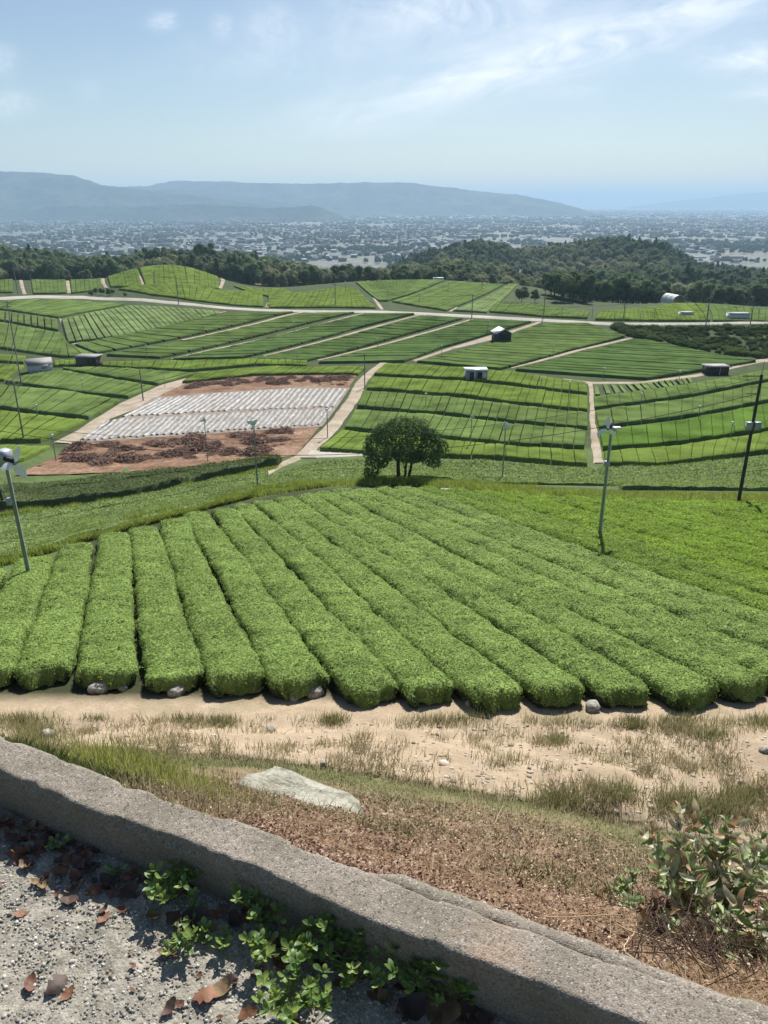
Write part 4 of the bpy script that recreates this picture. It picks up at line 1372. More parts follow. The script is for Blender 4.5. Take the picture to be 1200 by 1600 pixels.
for i in range(330):
    Y = random.uniform(1800, 5200)
    X = random.uniform(-.58, .58) * Y
    if vn(X / 400, Y / 400, 97) < .1 and random.random() < .6: continue
    rz = random.choice([0, .2, 1.5])
    for j in range(random.randint(1, 5)):
        L_ = random.uniform(30, 70)
        th_ = np.linspace(0, math.pi, 6)
        ring = np.stack([np.zeros(6), 4.2 * np.cos(th_), 3.6 * np.sin(th_)], -1)
        A = np.concatenate([ring + [-L_ / 2, j * 10, 0], ring + [L_ / 2, j * 10, 0]])
        ca, sa = math.cos(rz), math.sin(rz)
        A = np.stack([X + A[:, 0] * ca - A[:, 1] * sa, Y + A[:, 0] * sa + A[:, 1] * ca, A[:, 2] + Z_PLAIN], -1)
        g.add(A, grid_faces(2, 6))
        g.add(A[[0, 1, 4, 5, 6, 7, 10, 11]], [[0, 1, 2, 3], [4, 5, 6, 7]])
tag(link('distant_greenhouses', g.me('distant_greenhouses', GH)), 'long pale greenhouses in rows between the houses of the plain', kind='stuff')

# ------------------------------------------------------------------ sheds and small buildings
MET = {'grey': plain('grey_sheet_metal', (.30, .32, .33), .5, .15, 2), 'pale': plain('pale_roof_sheet', (.58, .60, .60), .45, .12, 2), 'white': plain('whitewashed_wall', (.55, .57, .58), .7, .1, 2),
       'dark': plain('dark_timber', (.045, .038, .034), .85, .3, 3), 'brown': plain('brown_timber', (.10, .07, .055), .85, .25, 3), 'black': plain('interior_shade', (.012, .012, .014), .9, .2), 'roof': plain('slate_grey_roof', (.20, .20, .20), .7, .2, 3),  # the black entry holds the shade of dark interiors in its colour
       'green': plain('ivy_leaves', (.03, .045, .022), .8, .4, 4), 'film': plain('tunnel_film', (.62, .64, .62), .35, .08, 2)}


def bx(name, parent, c, d, mat):
    g = Geo()
    g.box(c, d)
    return link(name, g.me(name, mat), parent)


def gable(parent, w_, d_, h_, r_, over, mat, wallmat, th=.10, name='roof'):
    """two roof slabs with ridge along x, and the gable triangles"""
    g = Geo()
    a, b = w_ / 2 + over, d_ / 2 + over
    sl = r_ / (d_ / 2)
    for s in (-1, 1):
        V = [(-a, 0, h_ + r_ + .02), (a, 0, h_ + r_ + .02), (a, s * b, h_ - sl * over + .02), (-a, s * b, h_ - sl * over + .02)]
        V = V + [(x, y, z + th) for x, y, z in V]
        g.add(V, [[0, 1, 2, 3], [7, 6, 5, 4], [0, 4, 5, 1], [1, 5, 6, 2], [2, 6, 7, 3], [3, 7, 4, 0]])
    link(name, g.me(name, mat), parent)
    g = Geo()
    for s in (-1, 1):
        x = s * (w_ / 2 - .03)
        g.add([(x, -d_ / 2, h_ - .01), (x, d_ / 2, h_ - .01), (x, 0, h_ + r_ - .01)], [[0, 1, 2]])
    link('gable', g.me('gable', wallmat), parent)


def root_at(px, py, lo, name, label, cat, rz=0.0, dz=-.15):
    p_ = at(px, py, lo)
    o = link(name, None, None, (p_[0], p_[1], p_[2] + dz), (0, 0, rz))
    return tag(o, label, cat)


def walls4(parent, w_, d_, h_, mat, front=True):
    t_ = .08
    for c, d in ([((0, -d_ / 2 + t_ / 2, h_ / 2), (w_, t_, h_))] if front else []) + [((0, d_ / 2 - t_ / 2, h_ / 2), (w_, t_, h_)), ((-w_ / 2 + t_ / 2, 0, h_ / 2), (t_, d_ - 2 * t_ - .004, h_)), ((w_ / 2 - t_ / 2, 0, h_ / 2), (t_, d_ - 2 * t_ - .004, h_))]:
        bx('wall', parent, c, d, mat)


s1 = root_at(63, 581, 64, 'farm_shed', 'white-walled farm shed with a grey gable roof on the left', 'shed', math.radians(28))
s1.scale = (.8, .8, .8)
walls4(s1, 5.6, 4.2, 2.6, MET['white'])
gable(s1, 5.6, 4.2, 2.6, 1.1, .35, MET['roof'], MET['white'])
bx('window', s1, (1.0, -2.12, 1.6), (1.3, .06, .55), MET['grey'])
bx('door', s1, (-2.82, .1, 1.0), (.06, 1.6, 2.0), MET['grey'])
s2 = root_at(140, 572, 64, 'farm_shed', 'low dark timber shed with a flat grey roof, half grown over with ivy', 'shed', math.radians(-6))
walls4(s2, 4.4, 3.2, 2.3, MET['brown'])
bx('roof', s2, (0, -.1, 2.42), (5.0, 4.0, .16), MET['roof'])
V, F, tn = crown_geo([(1.5, -1.8, 1.0, .9, .6, 1.2), (.9, -1.9, .8, .6, .5, 1.0), (2.2, -1.5, 1.2, .5, .5, 1.0)], 700, .25, 9)
link('ivy', mesh('ivy', V, F, CROWN[0], {'v': tn}), s2)
s3 = root_at(783, 533, 64, 'open_barn', 'small dark open-fronted barn with a bright pale gable roof', 'barn', math.radians(-80))
walls4(s3, 4.6, 3.8, 2.5, MET['dark'])
bx('doorway', s3, (2.33, 0, 1.1), (.05, 2.4, 2.1), MET['black'])  # black panel on the closed wall, painted shade of an open interior
gable(s3, 4.6, 3.8, 2.5, 1.0, .35, MET['pale'], MET['dark'])
s4 = root_at(743, 594, 64, 'tool_hut', 'small grey sheet-metal tool hut with a flat pale roof and a dark doorway', 'hut', math.radians(3))
walls4(s4, 4.1, 2.6, 2.25, MET['grey'])
bx('roof', s4, (0, 0, 2.35), (4.5, 3.1, .16), MET['pale'])
bx('door', s4, (.55, -1.34, 1.0), (.9, .06, 1.95), MET['black'])
bx('door', s4, (-.95, -1.34, 1.0), (.95, .06, 1.95), MET['dark'])
bx('drainpipe', s4, (-.45, -1.40, 1.3), (.22, .16, 2.3), MET['pale'])
bx('panel', s4, (1.45, -1.335, 1.1), (.7, .04, 2.0), MET['pale'])
s5 = root_at(1117, 584, 64, 'farm_shed', 'low dark shed with a light grey roof beside the earth track on the right', 'shed', math.radians(4))
walls4(s5, 4.4, 2.6, 1.7, MET['dark'])
bx('roof', s5, (0, -.1, 1.86), (4.9, 3.3, .14), MET['roof'])
bx('post', s5, (.3, -1.34, .8), (.1, .06, 1.7), MET['pale'])
# arched tunnel
tY = 322.0
s6 = link('arched_tunnel', None, None, (float(t_of(1055, 466)) * tY, tY, float(ground_z(float(t_of(1055, 466)) * tY, tY)) - .2), (0, 0, math.radians(12)))
tag(s6, 'white film-covered arched tunnel at the edge of the dark wood', 'greenhouse')
g = Geo()
th_ = np.linspace(0, math.pi, 11)
ring = np.stack([3.0 * np.cos(th_), 0 * th_, 3.4 * np.sin(th_)], -1)
A = np.concatenate([ring + [0, y, 0] for y in (-3, 0, 3, 6)])
g.add(A, grid_faces(4, 11))
link('cover', g.me('cover', MET['film'], True), s6)
for y in (-3.02, 0, 3.0):
    g = Geo()
    g.tube(ring * 1.015 + [0, y, 0], .07, 6)
    link('hoop', g.me('hoop', MET['pale']), s6)
for (a, b, w_, lab) in ((1152, 499, 6.0, 'small white shed with a grey roof at the far right above the road'), (1071, 494, 3.6, 'tiny white shed low in the tea block right of the twin-topped pole')):
    s7 = root_at(a, b, 150, 'field_shed', lab, 'shed', .05)
    walls4(s7, w_, 3, 1.9 if w_ > 5 else 1.3, MET['white'])
    bx('roof', s7, (.2, 0, 2.0 if w_ > 5 else 1.4), (w_ + .4, 3.5, .14), MET['roof'])
s8 = root_at(722, 438, 200, 'farmhouse', 'low farmhouse with a grey roof among trees on the hilltop skyline', 'farmhouse', .1)
walls4(s8, 6.5, 4, 1.5, MET['grey'])
gable(s8, 6.5, 4, 1.5, 1.2, .4, MET['roof'], MET['grey'])
bx('window', s8, (1.2, -2.03, .9), (1.4, .06, .6), MET['black'])
s9 = root_at(685, 438, 200, 'field_shed', 'tiny pale shed left of the hilltop farmhouse', 'shed', .1)
walls4(s9, 4.5, 3, 1.2, MET['white'])
bx('roof', s9, (0, 0, 1.27), (4.8, 3.4, .12), MET['grey'])
for (a, b, w_, lab) in ((820, 428, 8, 'pale-roofed building half hidden in the valley woods'), (1150, 0, 0, '')):
    if not w_: continue
    Y = 700
    X = float(t_of(a, b)) * Y
    o = link('farm_building', None, None, (X, Y, -float(m_of(b)) * Y - 5), (0, 0, .2))
    tag(o, lab, 'building')
    walls4(o, w_, 6, 8, MET['white'])
    bx('roof', o, (0, 0, 8.1), (w_ + 1, 7, .3), MET['roof'])

# ------------------------------------------------------------------ poles
STEEL = plain('galvanised_steel', (.20, .25, .25), .45, .15, 4, .35)
CONC = plain('pole_concrete', (.17, .165, .15), .85, .2, 5)
WOODP = plain('dark_creosote_wood', (.045, .040, .034), .85, .3, 5)
BLADE = plain('white_fan_blade', (.75, .78, .80), .35, .04, 4)
MOTOR = plain('motor_housing', (.34, .38, .42), .45, .1, 5, .3)
BLK = plain('black_fitting', (.02, .02, .022), .6, .2)
TOPS = {}


def blade(parent, L, w_, rot, tilt, mat=BLADE):
    """a paddle-like fan blade in the x-z plane, pointing up at rot=0"""
    n = 9
    s = np.linspace(0, 1, n)
    wd = w_ * np.sin(np.clip(s * 1.05 + .12, 0, 1) * math.pi * .93) ** .6
    a = np.array([-1, -.33, .33, 1])
    tw = tilt * (1 - .5 * s)
    X = a[None] * wd[:, None] / 2 * np.cos(tw)[:, None]
    Yb = a[None] * wd[:, None] / 2 * np.sin(tw)[:, None]
    Z = np.broadcast_to((.10 + s * L)[:, None], X.shape)
    V = np.stack([X, Yb, Z], -1).reshape(-1, 3)
    V2 = V + [0, .018, 0]
    F = grid_faces(n, 4)
    m_ = mesh('blade', np.vstack([V, V2]), np.vstack([F, F[:, ::-1] + len(V)]), mat, None, True)
    return link('blade', m_, parent, None, (0, rot, 0))


def pole(px, py, ptop, lo, rad, mat, label, cat, name, group=None, fan=0, rzf=0.0, arms=0, trafo=False, lean=0.0, n=10):
    p_ = at(px, py, lo)
    ztop = -float(m_of(ptop)) * p_[1]
    H = ztop - p_[2]
    o = link(name, None, None, (p_[0], p_[1], p_[2]), (0, lean, 0))
    tag(o, label, cat, group)
    g = Geo()
    g.tube([(0, 0, -.3), (0, 0, H * .5), (0, 0, H)], [rad, rad * .86, rad * .7], n)
    link('pole', g.me('pole', mat, True), o)
    if fan == 1:       # small far ones
        k = max(H / 6, .6)
        g = Geo()
        g.box((0, 0, H), (.35 * k, .55 * k, .3 * k))
        link('motor', g.me('motor', MOTOR), o)
        e = link('fan', None, o, (0, -.38 * k, H), (0, 0, rzf)) if False else None
        g = Geo()
        for q in range(3):
            a = q * 2.094 + px
            c = np.array([math.sin(a), 0, math.cos(a)])
            d = np.array([math.cos(a), .25, -math.sin(a)])
            L = .55 * k
            b0 = np.array([0, -.38 * k, H])
            g.add([b0 - d * .05, b0 + c * L * .5 - d * .16 * k, b0 + c * L, b0 + c * L * .5 + d * .16 * k], [[0, 1, 2, 3]])
        link('blades', g.me('blades', BLADE), o)
    for q in range(arms):
        g = Geo()
        g.box((0, -.06, H - .25 - q * .75), (1.7 - q * .2, .09, .09))
        for x in (-.75, -.25, .25, .75): g.tube([(x * (1 - q * .1), -.06, H - .2 - q * .75), (x * (1 - q * .1), -.06, H - .02 - q * .75)], [.05, .035], 6)
        link('crossarm', g.me('crossarm', mat), o)
    TOPS[label] = (o, H)
    return o, H, p_


# near frost-protection fans
def near_fan(px, py, ptop, lo, label, yaw, blades, k=1.0, lean=0.0):
    o, H, p_ = pole(px, py, ptop, lo, .085, STEEL, label, 'fan pole', 'frost_fan', lean=lean, n=14)
    o.rotation_euler = (0, lean, 0)
    g = Geo()
    g.box((0, 0, H + .02), (.34, .34, .05))
    link('bracket', g.me('bracket', STEEL), o)
    ca, sa = math.cos(yaw), math.sin(yaw)
    ax = np.array([sa, -ca, -.18])                   # fan axis, looking roughly forward-down
    g = Geo()
    if k > 1:
        g.box((-.12, .10, H + .36), (.62, .5, .52), yaw)
        link('motor_box', g.me('motor_box', MOTOR), o)
        g = Geo()
        g.tube([(.05 * sa, -.1 * ca, H + .33), (.55 * sa, -.5 * ca, H + .30)], .1, 10)
        link('motor', g.me('motor', BLK, True), o)
    else:
        P = [np.array([0, .18, H + .28]) + ax * q for q in (-.05, .05, .42, .5)]
        g.tube(P, [.10, .17, .17, .12], 12)
        link('motor', g.me('motor', BLK, True), o)
        g = Geo()
        g.box((.25, .10, H + .08), (.5, .3, .1))
        link('tray', g.me('tray', BLADE), o)
    # hub and blades
    hp = np.array([0, .1, H + .30]) + ax * .62
    hub = link('hub', None, o)
    g = Geo()
    g.tube([(0, .09, 0), (0, -.09, 0)], [.09, .06], 10)
    bpy.data.objects.remove(hub)
    hub = link('hub', g.me('hub', STEEL, True), o, tuple(hp), (math.radians(-12), 0, yaw))
    for (rt, L, w_) in blades: blade(hub, L, w_, rt, .5)
    # clamp and cable box on the pole
    g = Geo()
    g.box((-.10, -.12, H * .72), (.22, .2, .28))
    link('junction_box', g.me('junction_box', MOTOR), o)
    g = Geo()
    g.tube([(.10, -.02, H * .05), (.095, -.03, H * .5), (.08, -.02, H * .98)], .018, 6)
    link('cable', g.me('cable', BLADE), o)
    return o, H, p_


fl = near_fan(48, 912, 728, 14, 'steel fan pole at the left edge with a big motor box and white blades', .95, [(.55, .60, .34), (2.75, .60, .40), (4.6, .5, .3)], 1.2, lean=-.015)
fr = near_fan(935, 848, 672, 20, 'steel fan pole standing in the tea right of centre, three-bladed head', -.55, [(-.1, .5, .26), (-2.2, .5, .26), (2.1, .45, .24)], 1.0)
# the big utility pole on the right, with meter boxes
pr_o, pr_H, pr_p = pole(1153, 788, 585, 40, .13, WOODP, 'dark leaning wooden utility pole at the right edge with two grey boxes', 'utility pole', 'utility_pole', n=12)
for x in (-.3, .26):
    g = Geo()
    g.box((x, -.16, pr_H * .62), (.4, .26, .5))
    g.box((x, -.16, pr_H * .62 + .27), (.44, .3, .05))
    link('meter_box', g.me('meter_box', MOTOR), pr_o)
g = Geo()
g.box((-.35, -.02, pr_H * .86), (.8, .05, .05))
g.box((-.6, -.02, pr_H * 1.0 - .1), (1.3, .06, .06))
link('crossarm', g.me('crossarm', WOODP), pr_o)
g = Geo()
g.tube([(0, 0, pr_H - .1), (0, 0, pr_H + .9)], [.025, .012], 6)
link('rod', g.me('rod', STEEL), pr_o)
pl_o, pl_H, pl_p = pole(10, 800, 655, 40, .12, WOODP, 'dark wooden pole at the far left edge behind the white-bladed fan', 'utility pole', 'utility_pole', lean=-.12)
# other utility poles
up = [(38, 691, 598, 1, 'slim utility pole on the left standing between the lower tea terraces'), (35, 608, 470, 2, 'tall utility pole left of the white shed with stacked crossarms'), (224, 627, 575, 0, 'bare pole at the corner of the sandy margin'),
      (279, 476, 430, 1, 'pole in the tea below the mound'), (242, 447, 425, 1, 'pole on the front of the mound'), (524, 478, 443, 1, 'pole beside the road left of the junction'), (570, 606, 552, 0, 'thin pole at the left edge of the dirt track'),
      (737, 498, 460, 1, 'pole at the road above the slanting blocks'), (849, 497, 452, 1, 'pole at the edge of the dark wood'), (973, 507, 474, 2, 'twin-topped pole beside the road under the dark wood'), (1172, 508, 474, 1, 'pole by the road at the far right'),
      (28, 460, 405, 2, 'pole with crossarms among the upper left blocks'), (51, 455, 428, 1, 'short pole beside the crossarm pole at the upper left'), (753, 452, 436, 0, 'small pole right of the hilltop farmhouse'), (1101, 520, 440, 0, 'tall thin pole on the shrubby bank')]
for (a, b, c, ar, lab) in up: pole(a, b, c, 60, .11 if b > 560 else .15, CONC, lab, 'utility pole', 'utility_pole', arms=ar, n=7)
pole(403, 768, 660, 46, .075, STEEL, 'steel fan pole standing at the yellow grass left of the lone tree', 'fan pole', 'frost_fan', fan=1, n=8)
pole(785, 747, 663, 60, .075, STEEL, 'steel fan pole right of the lone tree with a white head', 'fan pole', 'frost_fan', fan=1, n=8)
pole(512, 684, 640, 66, .07, STEEL, 'fan pole beside the dirt track near the mulch rows', 'fan pole', 'frost_fan', fan=1, n=7)
pole(88, 722, 680, 66, .06, STEEL, 'small fan pole on the red earth at the left', 'fan pole', 'frost_fan', fan=1, n=7)
pole(325, 722, 656, 66, .05, STEEL, 'thin fan pole on the red earth among the brush heaps', 'fan pole', 'frost_fan', fan=1, n=7)
pole(735, 700, 650, 66, .06, STEEL, 'fan pole in the terraces just right of the lone tree', 'fan pole', 'frost_fan', fan=1, n=7)
pole(887, 636, 597, 66, .06, STEEL, 'fan pole in the terraces left of the earth lane', 'fan pole', 'frost_fan', fan=1, n=7)
for i, (a, b, c) in enumerate([(465, 572, 547), (762, 520, 500), (845, 610, 590), (1000, 640, 615), (1060, 600, 580), (959, 502, 483), (1000, 502, 486), (1022, 497, 480), (1105, 503, 485), (878, 492, 478), (925, 495, 480), (655, 475, 458), (606, 470, 450), (139, 556, 540), (230, 560, 540),
                               (365, 545, 527), (258, 606, 588), (300, 560, 545), (420, 470, 452), (540, 460, 440), (690, 560, 540), (590, 548, 530), (864, 555, 540), (943, 592, 575), (1140, 690, 660), (1090, 660, 635), (665, 640, 615), (700, 455, 440), (1185, 497, 480), (318, 520, 505), (460, 520, 503), (130, 610, 592), (60, 655, 633)]):
    right = a > 600
    pole(a, b, c, 66, .06 if b > 520 else .09, STEEL, 'thin frost fan pole in the tea, %s' % (('far blocks right of the road junction' if right else 'far blocks left of the road junction') if b < 500 else ('terraces right of the dirt track' if right else 'terraces left of the dirt track')), 'fan pole', 'frost_fan',
         'frost fan poles, ' + ('right side' if right else 'left side') + (' far' if b < 500 else ' mid'), fan=1, n=5)

# cables
CABLE = plain('cable_rubber', (.03, .03, .032), .7, .1)


def cable(A, B, sag, r_, label, n=30, group=None):
    A, B = np.array(A, float), np.array(B, float)
    s = np.linspace(0, 1, n)[:, None]
    P = A * (1 - s) + B * s
    P[:, 2] -= 4 * sag * (s * (1 - s))[:, 0]
    g = Geo()
    g.tube(P, r_, 5, False)
    return tag(link('cable', g.me('cable', CABLE)), label, 'cable', group)


tp = lambda o, H, q=1.0: np.array(o.location) + [0, 0, H * q]
cable(tp(pl_o, pl_H, .90) + [-.1, 0, 0], tp(pr_o, pr_H, .86), 3.1, .022, 'long sagging black cable crossing the crown of the lone tree')
cable(tp(pl_o, pl_H, .96) + [-.1, 0, 0], tp(pr_o, pr_H, .98), 2.6, .014, 'upper thin cable spanning from the left pole to the right pole')
k38, H38 = TOPS['slim utility pole on the left standing between the lower tea terraces']
k35, H35 = TOPS['tall utility pole left of the white shed with stacked crossarms']
k28, H28 = TOPS['pole with crossarms among the upper left blocks']
for q, dx in ((.98, -.6), (.98, .6), (.9, 0)):
    cable(tp(k38, H38, q) + [dx, 0, 0], tp(k35, H35, q) + [dx, 0, 0], 1.2, .02, 'cable climbing from the slim left pole to the tall pole', group='cables between the two left poles')
cable(tp(fl[0], fl[1], .72), tp(fl[0], fl[1], .72) + np.array([-4, -.6, -2.4]), .15, .012, 'pale stay wire running left from the white-bladed fan pole')
k73, H73 = TOPS['pole at the road above the slanting blocks']
k97, H97 = TOPS['twin-topped pole beside the road under the dark wood']
k52, H52 = TOPS['pole beside the road left of the junction']
k17, H17 = TOPS['pole by the road at the far right']
for A, B, lab in ((k52, k73, 'cable over the road junction'), (k73, k97, 'cable above the road toward the twin-topped pole'), (k97, k17, 'cable above the shrubby bank'), (k28, k52, 'cable over the upper left blocks')):
    HA = [h for o_, h in TOPS.values() if o_ is A][0]
    HB = [h for o_, h in TOPS.values() if o_ is B][0]
    cable(tp(A, HA, .98), tp(B, HB, .98), 2.0, .03, lab)

# ------------------------------------------------------------------ kerb
m, t, out = material('kerb_concrete')
pos = t.n('ShaderNodeNewGeometry').outputs['Position']
n1_ = t.noise(pos, 5, 5, .65)
n2_ = t.noise(pos, 55, 4, .7)
n3_ = t.noise(pos, 220, 3, .6)
c = t.ramp(t.math('MULTIPLY_ADD', n2_, .55, t.math('MULTIPLY', n3_, .5)), [(.3, (.115, .096, .078)), (.45, (.215, .186, .156)), (.6, (.295, .26, .22)), (.75, (.42, .38, .33))])
c = t.mix(t.math('MULTIPLY', t.ramp(n1_, [(.40, (0, 0, 0)), (.60, (1, 1, 1))]), .75), c, (.17, .155, .12, 1))
vo = t.n('ShaderNodeTexVoronoi')
vo.inputs['Scale'].default_value = 210
t.l(pos, vo.inputs['Vector'])
sp_ = t.n('ShaderNodeSeparateColor')
t.l(vo.outputs['Color'], sp_.inputs[0])
c = t.mix(t.math('MULTIPLY', t.math('GREATER_THAN', sp_.outputs[0], .93), .4), c, (.52, .50, .46, 1))
c = t.mix(t.math('MULTIPLY', t.math('LESS_THAN', sp_.outputs[1], .10), .7), c, (.06, .052, .045, 1))
n4_ = t.noise(pos, 2.2, 3, .6)
c = t.mix(t.math('MULTIPLY', t.ramp(n4_, [(.60, (0, 0, 0)), (.72, (1, 1, 1))]), .5), c, (.36, .21, .12, 1))
# darker olive tint on the vertical faces
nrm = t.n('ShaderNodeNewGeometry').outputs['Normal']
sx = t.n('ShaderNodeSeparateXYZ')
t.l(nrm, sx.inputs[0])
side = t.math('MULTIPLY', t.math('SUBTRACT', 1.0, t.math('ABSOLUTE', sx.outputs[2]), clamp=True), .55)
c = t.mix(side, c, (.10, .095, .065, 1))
p = t.n('ShaderNodeBsdfPrincipled')
p.inputs['Roughness'].default_value = .93
p.inputs['Specular IOR Level'].default_value = .15
t.l(c, p.inputs['Base Color'])
b = t.n('ShaderNodeBump')
b.inputs['Distance'].default_value = .0022
b.inputs['Strength'].default_value = .9
t.l(t.math('ADD', n2_, t.math('MULTIPLY', vo.outputs['Distance'], -.9)), b.inputs['Height'])
t.l(b.outputs[0], p.inputs['Normal'])
t.l(p.outputs[0], out.inputs[0])
M['kerb'] = m
kx = np.concatenate([np.linspace(-7, -2.0, 60), np.arange(-1.99, 1.5, .0065), np.linspace(1.52, 6, 50)])
kd = np.array([1, -.455]) / math.hypot(1, .455)
kn = np.array([.455, 1]) / math.hypot(1, .455)          # to the outer side
TK = .146
sec = [(-.012, -.24), (-.010, -.19)] + [(-.006 + .006 * q, -.17 + .16 * q) for q in np.linspace(0, 1, 16)] + [(.002, -.006), (.006, -.002), (.012, 0)] + [(x, 0) for x in np.linspace(.018, TK - .018, 22)] + [(TK - .010, -.001), (TK - .004, -.004), (TK, -.012)] + [(TK, -.03), (TK + .001, -.06), (TK + .002, -.25)]
sec = np.array(sec)
ns = len(sec)
KX, SI = np.meshgrid(kx, np.arange(ns), indexing='ij')
o_, z_ = sec[SI, 0], sec[SI, 1]
along = KX * 1.0986
top = (z_ > -.02)
wob = .006 * fbm(along * 2.0, along * 0, 3, 5)
edge_in = np.exp(-((o_ - .0) / .012) ** 2) * (z_ > -.03)
edge_out = np.exp(-((o_ - TK) / .012) ** 2) * (z_ > -.03)
chip = np.clip(fbm(along * 14, along * 0 + 3, 3, 21) + .2, 0, 1.2)
chip2 = np.clip(fbm(along * 11, along * 0 + 9, 3, 22) + .1, 0, 1.2)
rough_ = .0011 * fbm(along * 75, (o_ + z_) * 75, 3, 33) + .0006 * vn(along * 22, (o_ + z_) * 22, 34)
no, nzv = np.where(top, 0, np.where(o_ < .05, -1, 1)), np.where(top, 1, 0)
o2 = o_ + wob + no * rough_ + edge_in * chip * .007 - edge_out * chip2 * .009
z2 = z_ + nzv * rough_ - edge_in * chip * .007 - edge_out * chip2 * .009 + .003 * vn(along * 1.1, along * 0, 77)
x0, y0 = KX, kerb_in(KX)
V = np.stack([x0 + kn[0] * o2, y0 + kn[1] * o2, Z_KERB + z2], -1)
kerb = link('concrete_kerb', mesh('concrete_kerb', V.reshape(-1, 3), grid_faces(len(kx), ns), M['kerb'], None, True))
tag(kerb, 'weathered grey concrete kerb running diagonally between gravel path and slope', 'kerb')
fx = np.arange(-.12, 3, .02)
g = Geo()
L0 = TK + .004
fs = np.array([(L0 - .01, -.035), (L0 + .002, -.022), (L0 + .035, -.022), (L0 + .052, -.034), (L0 + .055, -.2)])
FX, FI = np.meshgrid(fx, np.arange(5), indexing='ij')
fade = np.clip((FX + .12) / .1, 0, 1)
o_ = (fs[FI, 0] - L0) * fade + L0 + .006 * vn(FX * 8, FX * 0, 3) + .004 * vn(FX * 30, FI * 1., 4)
z_ = fs[FI, 1] + .004 * vn(FX * 22, FI * 2., 6)
V = np.stack([FX + kn[0] * o_, kerb_in(FX) + kn[1] * o_, Z_KERB + z_], -1)
link('footing', mesh('footing', V.reshape(-1, 3), grid_faces(len(fx), 5), M['kerb'], None, True), kerb)

# ------------------------------------------------------------------ gravel path
M['gravel'] = surf('gravel_path', [(.25, (.15, .138, .115)), (.45, (.245, .228, .19)), (.6, (.32, .298, .25)), (.8, (.41, .385, .34))], 28, fine=160, rough=.95, bump=.006, bscale=90, spec=.1)
gx, gy = np.meshgrid(np.arange(-3.2, 3.4, .02), np.linspace(-1.4, 0, 120))
GY = kerb_in(gx) + .012 + gy * 1.9
gzv = Z_PATH + .006 * fbm(gx * 9, GY * 9, 3, 7) + .004 * vn(gx * 40, GY * 40, 8) - .012 * np.clip((kerb_in(gx) - GY) / .8, 0, 1)
tag(link('gravel_path', mesh('gravel_path', np.stack([gx, GY, gzv], -1).reshape(-1, 3), grid_faces(*gx.shape), M['gravel'], None, True)), kind='structure')


def path_z(x, y): return Z_PATH + .006 * fbm(x * 9, y * 9, 3, 7) - .012 * np.clip((kerb_in(x) - y) / .8, 0, 1)


ico = np.array([(0, 0, 1), (.89, 0, .45), (.28, .85, .45), (-.72, .53, .45), (-.72, -.53, .45), (.28, -.85, .45), (.72, .53, -.45), (-.28, .85, -.45), (-.89, 0, -.45), (-.28, -.85, -.45), (.72, -.53, -.45), (0, 0, -1)])
icf = np.array([(0, 1, 2), (0, 2, 3), (0, 3, 4), (0, 4, 5), (0, 5, 1), (1, 6, 2), (2, 7, 3), (3, 8, 4), (4, 9, 5), (5, 10, 1), (2, 6, 7), (3, 7, 8), (4, 8, 9), (5, 9, 10), (1, 10, 6), (11, 7, 6), (11, 8, 7), (11, 9, 8), (11, 10, 9), (11, 6, 10)])


def pebbles(name, xy, z, r_, seed, mat, label):
    q = np.random.default_rng(seed)
    n = len(xy)
    V = ico[None] * (1 + q.normal(0, .16, (n, 12, 1))) * r_[:, None, None]
    V[..., 2] *= q.uniform(.45, .8, (n, 1))
    V[..., 0] *= q.uniform(.8, 1.4, (n, 1))
    a = q.uniform(0, 6.28, (n, 1))
    X = V[..., 0] * np.cos(a) - V[..., 1] * np.sin(a)
    Y = V[..., 0] * np.sin(a) + V[..., 1] * np.cos(a)
    V = np.stack([X + xy[:, :1], Y + xy[:, 1:], V[..., 2] + z[:, None] + r_[:, None] * .02], -1)
    F = (icf[None] + np.arange(n)[:, None, None] * 12).reshape(-1, 3)
    return tag(link(name, mesh(name, V.reshape(-1, 3), F, mat, {'v': np.repeat(q.random(n), 12)})), label, kind='stuff')


PEB = surf('pebble_stone', [(0, (.21, .195, .165)), (.35, (.25, .232, .20)), (.6, (.32, .30, .26)), (.85, (.39, .37, .33)), (1, (.52, .50, .46))], 60, attr='v', rough=.85, spec=.2)
n = 24000
x = rng.uniform(-1.7, 1.0, n)
d = rng.uniform(0, 1, n) ** 1.1 * 1.0
y = kerb_in(x) - .004 - d
pebbles('gravel', np.stack([x, y], -1), path_z(x, y), rng.gamma(4, .00062, n) + .0013, 3, PEB, 'loose grey and tan gravel scattered over the path')

# ------------------------------------------------------------------ dead leaves on the path
def leaf_mesh(name, L, W, curl, cup, mat, seed, tip=1.0, lob=0.0):
    q = np.random.default_rng(seed)
    n, w_ = 9, 5
    s = np.linspace(0, 1, n)
    wd = W / 2 * np.sin(math.pi * np.clip(s, .02, .985) ** tip) ** .75 * (1 + lob * np.sin(s * 19 + seed))
    a = np.linspace(-1, 1, w_)
    X = a[None] * wd[:, None]
    Y = np.broadcast_to((s * L)[:, None], X.shape)
    Z = curl * L * (s[:, None] - .5) ** 2 * 4 + cup * np.abs(X) ** 1.0 + .06 * L * vn(X * 60 + seed, Y * 60, seed)
    V = np.stack([X, Y - L / 2, Z - Z.min() * 1.0], -1).reshape(-1, 3)
    return mesh(name, V, grid_faces(n, w_), mat, None, True)


